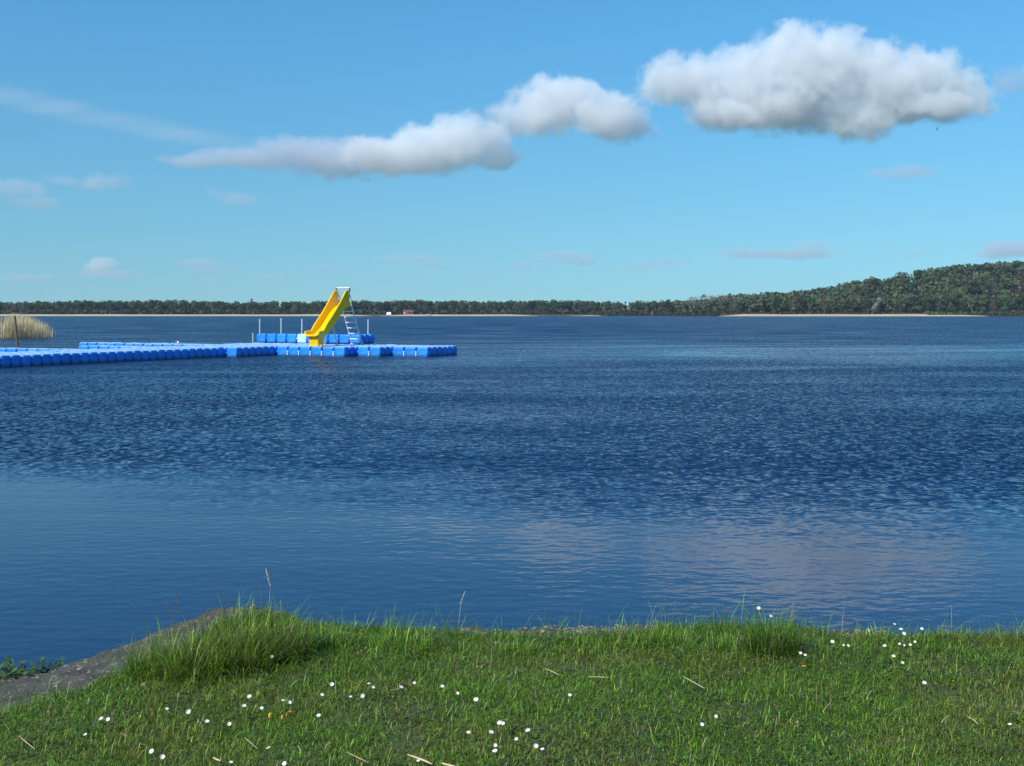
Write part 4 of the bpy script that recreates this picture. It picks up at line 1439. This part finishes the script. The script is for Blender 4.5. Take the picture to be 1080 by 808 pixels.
# ------------------------------------------------------------------ clouds
def cloud_mat(name, blobs, density, hard, erode, nscale, albedo, seed):
    """water droplets: dense in the heart of the blobs, eaten away by turbulence towards the edge. blobs in object units (100 photo pixels)"""
    m = bpy.data.materials.new(name); m.use_nodes = True
    n, l = m.node_tree.nodes, m.node_tree.links
    n.clear()
    out = n.new("ShaderNodeOutputMaterial")
    v = n.new("ShaderNodeVolumePrincipled")
    v.inputs["Color"].default_value = (*albedo, 1)
    v.inputs["Anisotropy"].default_value = 0.0
    tc = n.new("ShaderNodeTexCoord")

    def mth(op, a, b=None):
        k = n.new("ShaderNodeMath"); k.operation = op
        for i_, q in enumerate((a, b)):
            if q is None: continue
            if isinstance(q, (int, float)): k.inputs[i_].default_value = q
            else: l.new(q, k.inputs[i_])
        return k.outputs[0]
    # warp the space a little so that no lobe stays an ellipsoid
    t0 = n.new("ShaderNodeTexNoise"); t0.inputs["Scale"].default_value = nscale * .45; t0.inputs["Detail"].default_value = 2
    o0 = n.new("ShaderNodeVectorMath"); o0.operation = 'ADD'; o0.inputs[1].default_value = (seed * 3.7, seed * 1.3, seed * .9)
    l.new(tc.outputs["Object"], o0.inputs[0]); l.new(o0.outputs[0], t0.inputs["Vector"])
    f = None
    for (c_, r_) in blobs:
        a_ = n.new("ShaderNodeVectorMath"); a_.operation = 'SUBTRACT'; a_.inputs[1].default_value = c_
        l.new(tc.outputs["Object"], a_.inputs[0])
        b_ = n.new("ShaderNodeVectorMath"); b_.operation = 'DIVIDE'; b_.inputs[1].default_value = r_
        l.new(a_.outputs[0], b_.inputs[0])
        d_ = n.new("ShaderNodeVectorMath"); d_.operation = 'LENGTH'
        l.new(b_.outputs[0], d_.inputs[0])
        g = mth('SUBTRACT', 1.0, d_.outputs["Value"])
        if f is None: f = g
        else:
            sm = n.new("ShaderNodeMath"); sm.operation = 'SMOOTH_MAX'; sm.inputs[2].default_value = .15
            l.new(f, sm.inputs[0]); l.new(g, sm.inputs[1]); f = sm.outputs[0]
    t = n.new("ShaderNodeTexNoise"); t.inputs["Scale"].default_value = nscale; t.inputs["Detail"].default_value = 8; t.inputs["Roughness"].default_value = .68
    l.new(o0.outputs[0], t.inputs["Vector"])
    nz = mth('ADD', mth('MULTIPLY', mth('SUBTRACT', t.outputs[0], .5), erode), mth('MULTIPLY', mth('SUBTRACT', t0.outputs[0], .5), erode * .7))
    q = mth('ADD', f, nz)
    r = n.new("ShaderNodeMapRange"); r.interpolation_type = 'SMOOTHSTEP'; r.inputs[1].default_value, r.inputs[2].default_value = .16, .16 + hard; r.inputs[4].default_value = density
    l.new(q, r.inputs[0])
    l.new(r.outputs[0], v.inputs["Density"])
    l.new(v.outputs[0], out.inputs["Volume"])
    m.cycles.volume_step_rate = 0.3
    return m


def cloud(name, blobs, d, mat, label, depth=1.0, seed=0):
    """blobs in photo pixels (x, y, rx, ry); built at distance d, with real depth"""
    density, hard, erode, nscale, albedo = mat
    k = d / F_PX
    cx = sum(b[0] for b in blobs) / len(blobs); cy = sum(b[1] for b in blobs) / len(blobs)
    r_ = random.Random(seed)
    bm = bmesh.new()
    bl = []
    for (x_, y_, rx, ry) in blobs:
        c_ = ((x_ - cx) / 100, r_.uniform(-.25, .25) * rx / 100 * depth, -(y_ - cy) / 100)
        e_ = (rx * 1.42 / 100, max(rx * .7, ry) * 1.42 / 100 * depth, ry * 1.42 / 100)
        bl.append((c_, e_))
        bmesh.ops.create_icosphere(bm, subdivisions=3, radius=1.0, matrix=Matrix.Translation(c_) @ Matrix.Diagonal((*e_, 1)))
    me = bpy.data.meshes.new(name); bm.to_mesh(me); bm.free()
    o = bpy.data.objects.new(name, me); C.objects.link(o)
    md = o.modifiers.new("remesh", 'REMESH'); md.mode = 'VOXEL'; md.voxel_size = .035
    dg = bpy.context.evaluated_depsgraph_get(); dg.update()
    me2 = bpy.data.meshes.new_from_object(o.evaluated_get(dg))
    o.modifiers.clear(); o.data = me2
    me2.materials.clear(); me2.materials.append(cloud_mat(name, bl, density / k, hard, erode, nscale, albedo, seed))
    o.location = atd(cx, cy, d)
    o.scale = (100.0 * k,) * 3
    return tag(o, label, "cloud", "clouds in the blue sky")


CLOUDS = True
if CLOUDS:
    # droplets per photo pixel of depth, edge softness, turbulence, turbulence scale
    dens = (.048, .32, 1.45, 5.6, (.965, .968, .978))
    mid = (.036, .42, 1.6, 5.5, (.80, .835, .90))  # mid and thin: grey of shaded cloud put into the albedo
    thin = (.022, .60, 1.75, 5.5, (.78, .85, .92))
    veil = (.0042, .6, .5, 2.0, (.97, .97, .98))
    cloud("cloud", [(705, 88, 30, 26), (745, 88, 42, 30), (790, 90, 52, 38), (850, 78, 60, 42), (884, 68, 46, 32), (930, 85, 45, 38), (975, 88, 45, 34), (1012, 97, 42, 24), (760, 122, 44, 15), (905, 128, 44, 20), (830, 110, 70, 26), (960, 113, 60, 16)],
          6400, dens, "biggest white cumulus cloud with grey base, at the upper right", seed=1)
    cloud("cloud", [(590, 110, 48, 27), (552, 124, 36, 17), (638, 124, 42, 24), (614, 106, 30, 18), (664, 136, 26, 14)], 6800, dens, "compact white cumulus cloud just left of the biggest one", seed=2)
    cloud("cloud", [(492, 150, 42, 25), (460, 156, 50, 23), (420, 164, 55, 19), (524, 168, 26, 11)], 7600, dens, "white topped right half of the long cloud left of centre", seed=3)
    cloud("cloud", [(360, 168, 60, 19), (315, 163, 46, 17), (260, 168, 44, 11), (212, 171, 34, 7)], 8000, mid, "grey left half of the long cloud left of centre", seed=4)
    cloud("cloud", [(250, 209, 24, 9), (232, 204, 16, 6)], 9000, thin, "small grey wisp of cloud below the long cloud", seed=5)
    cloud("cloud", [(103, 192, 34, 9), (70, 190, 24, 6)], 10000, thin, "flat grey cloud nearer the middle of the left pair", seed=6)
    cloud("cloud", [(14, 199, 34, 10), (40, 215, 26, 7), (-15, 196, 30, 10)], 10000, thin, "flat grey cloud cut by the left edge", seed=7)
    cloud("cloud", [(108, 279, 13, 7), (100, 282, 10, 4)], 20000, dens, "tiny white puff low over the left shore", seed=8)
    cloud("cloud", [(112, 289, 40, 5), (30, 293, 34, 5)], 21000, thin, "flat grey streak under the tiny white puff", seed=9)
    cloud("cloud", [(955, 182, 36, 8), (930, 183, 20, 5)], 9000, thin, "narrow grey cloud alone under the biggest cloud", seed=10)
    cloud("cloud", [(592, 270, 40, 6), (560, 280, 30, 4), (610, 275, 30, 5)], 20000, thin, "faint flat cloud low above the far shore at centre", seed=11)
    cloud("cloud", [(855, 258, 22, 4), (830, 268, 64, 5), (780, 266, 30, 4)], 20000, thin, "faint flat cloud low left of the hill", seed=12)
    cloud("cloud", [(1066, 262, 34, 9), (1040, 268, 20, 5)], 20000, mid, "small whitish cloud low at the right edge above the hill", seed=13)
    cloud("cloud", [(350, 281, 26, 4), (290, 292, 22, 3)], 21000, thin, "faint flat cloud low just left of the slide", seed=14)
    cloud("cloud", [(-60 + 26 * k_, 88 + 5.6 * k_, 52, 13 - .7 * k_) for k_ in range(13)], 12000, veil, "long thin white veil across the upper left sky", seed=15)
    cloud("cloud", [(440, 272, 34, 4), (462, 281, 26, 3), (418, 276, 18, 3)], 21000, thin, "faint flat cloud low just right of the slide", seed=17)
    cloud("cloud", [(700, 277, 30, 4), (665, 283, 22, 3)], 21000, thin, "faint flat cloud low between the centre and the hill", seed=18)
    cloud("cloud", [(205, 277, 26, 4), (222, 286, 30, 3)], 21000, thin, "faint flat cloud low left of the dock's poles", seed=19)
    cloud("cloud", [(970, 268, 26, 4), (945, 262, 16, 3)], 20000, thin, "faint flat cloud low just above the rising hill", seed=20)
    cloud("cloud", [(1075, 85, 34, 16), (1100, 75, 30, 18)], 7000, thin, "thin grey haze of cloud at the right edge beside the biggest cloud", seed=16)
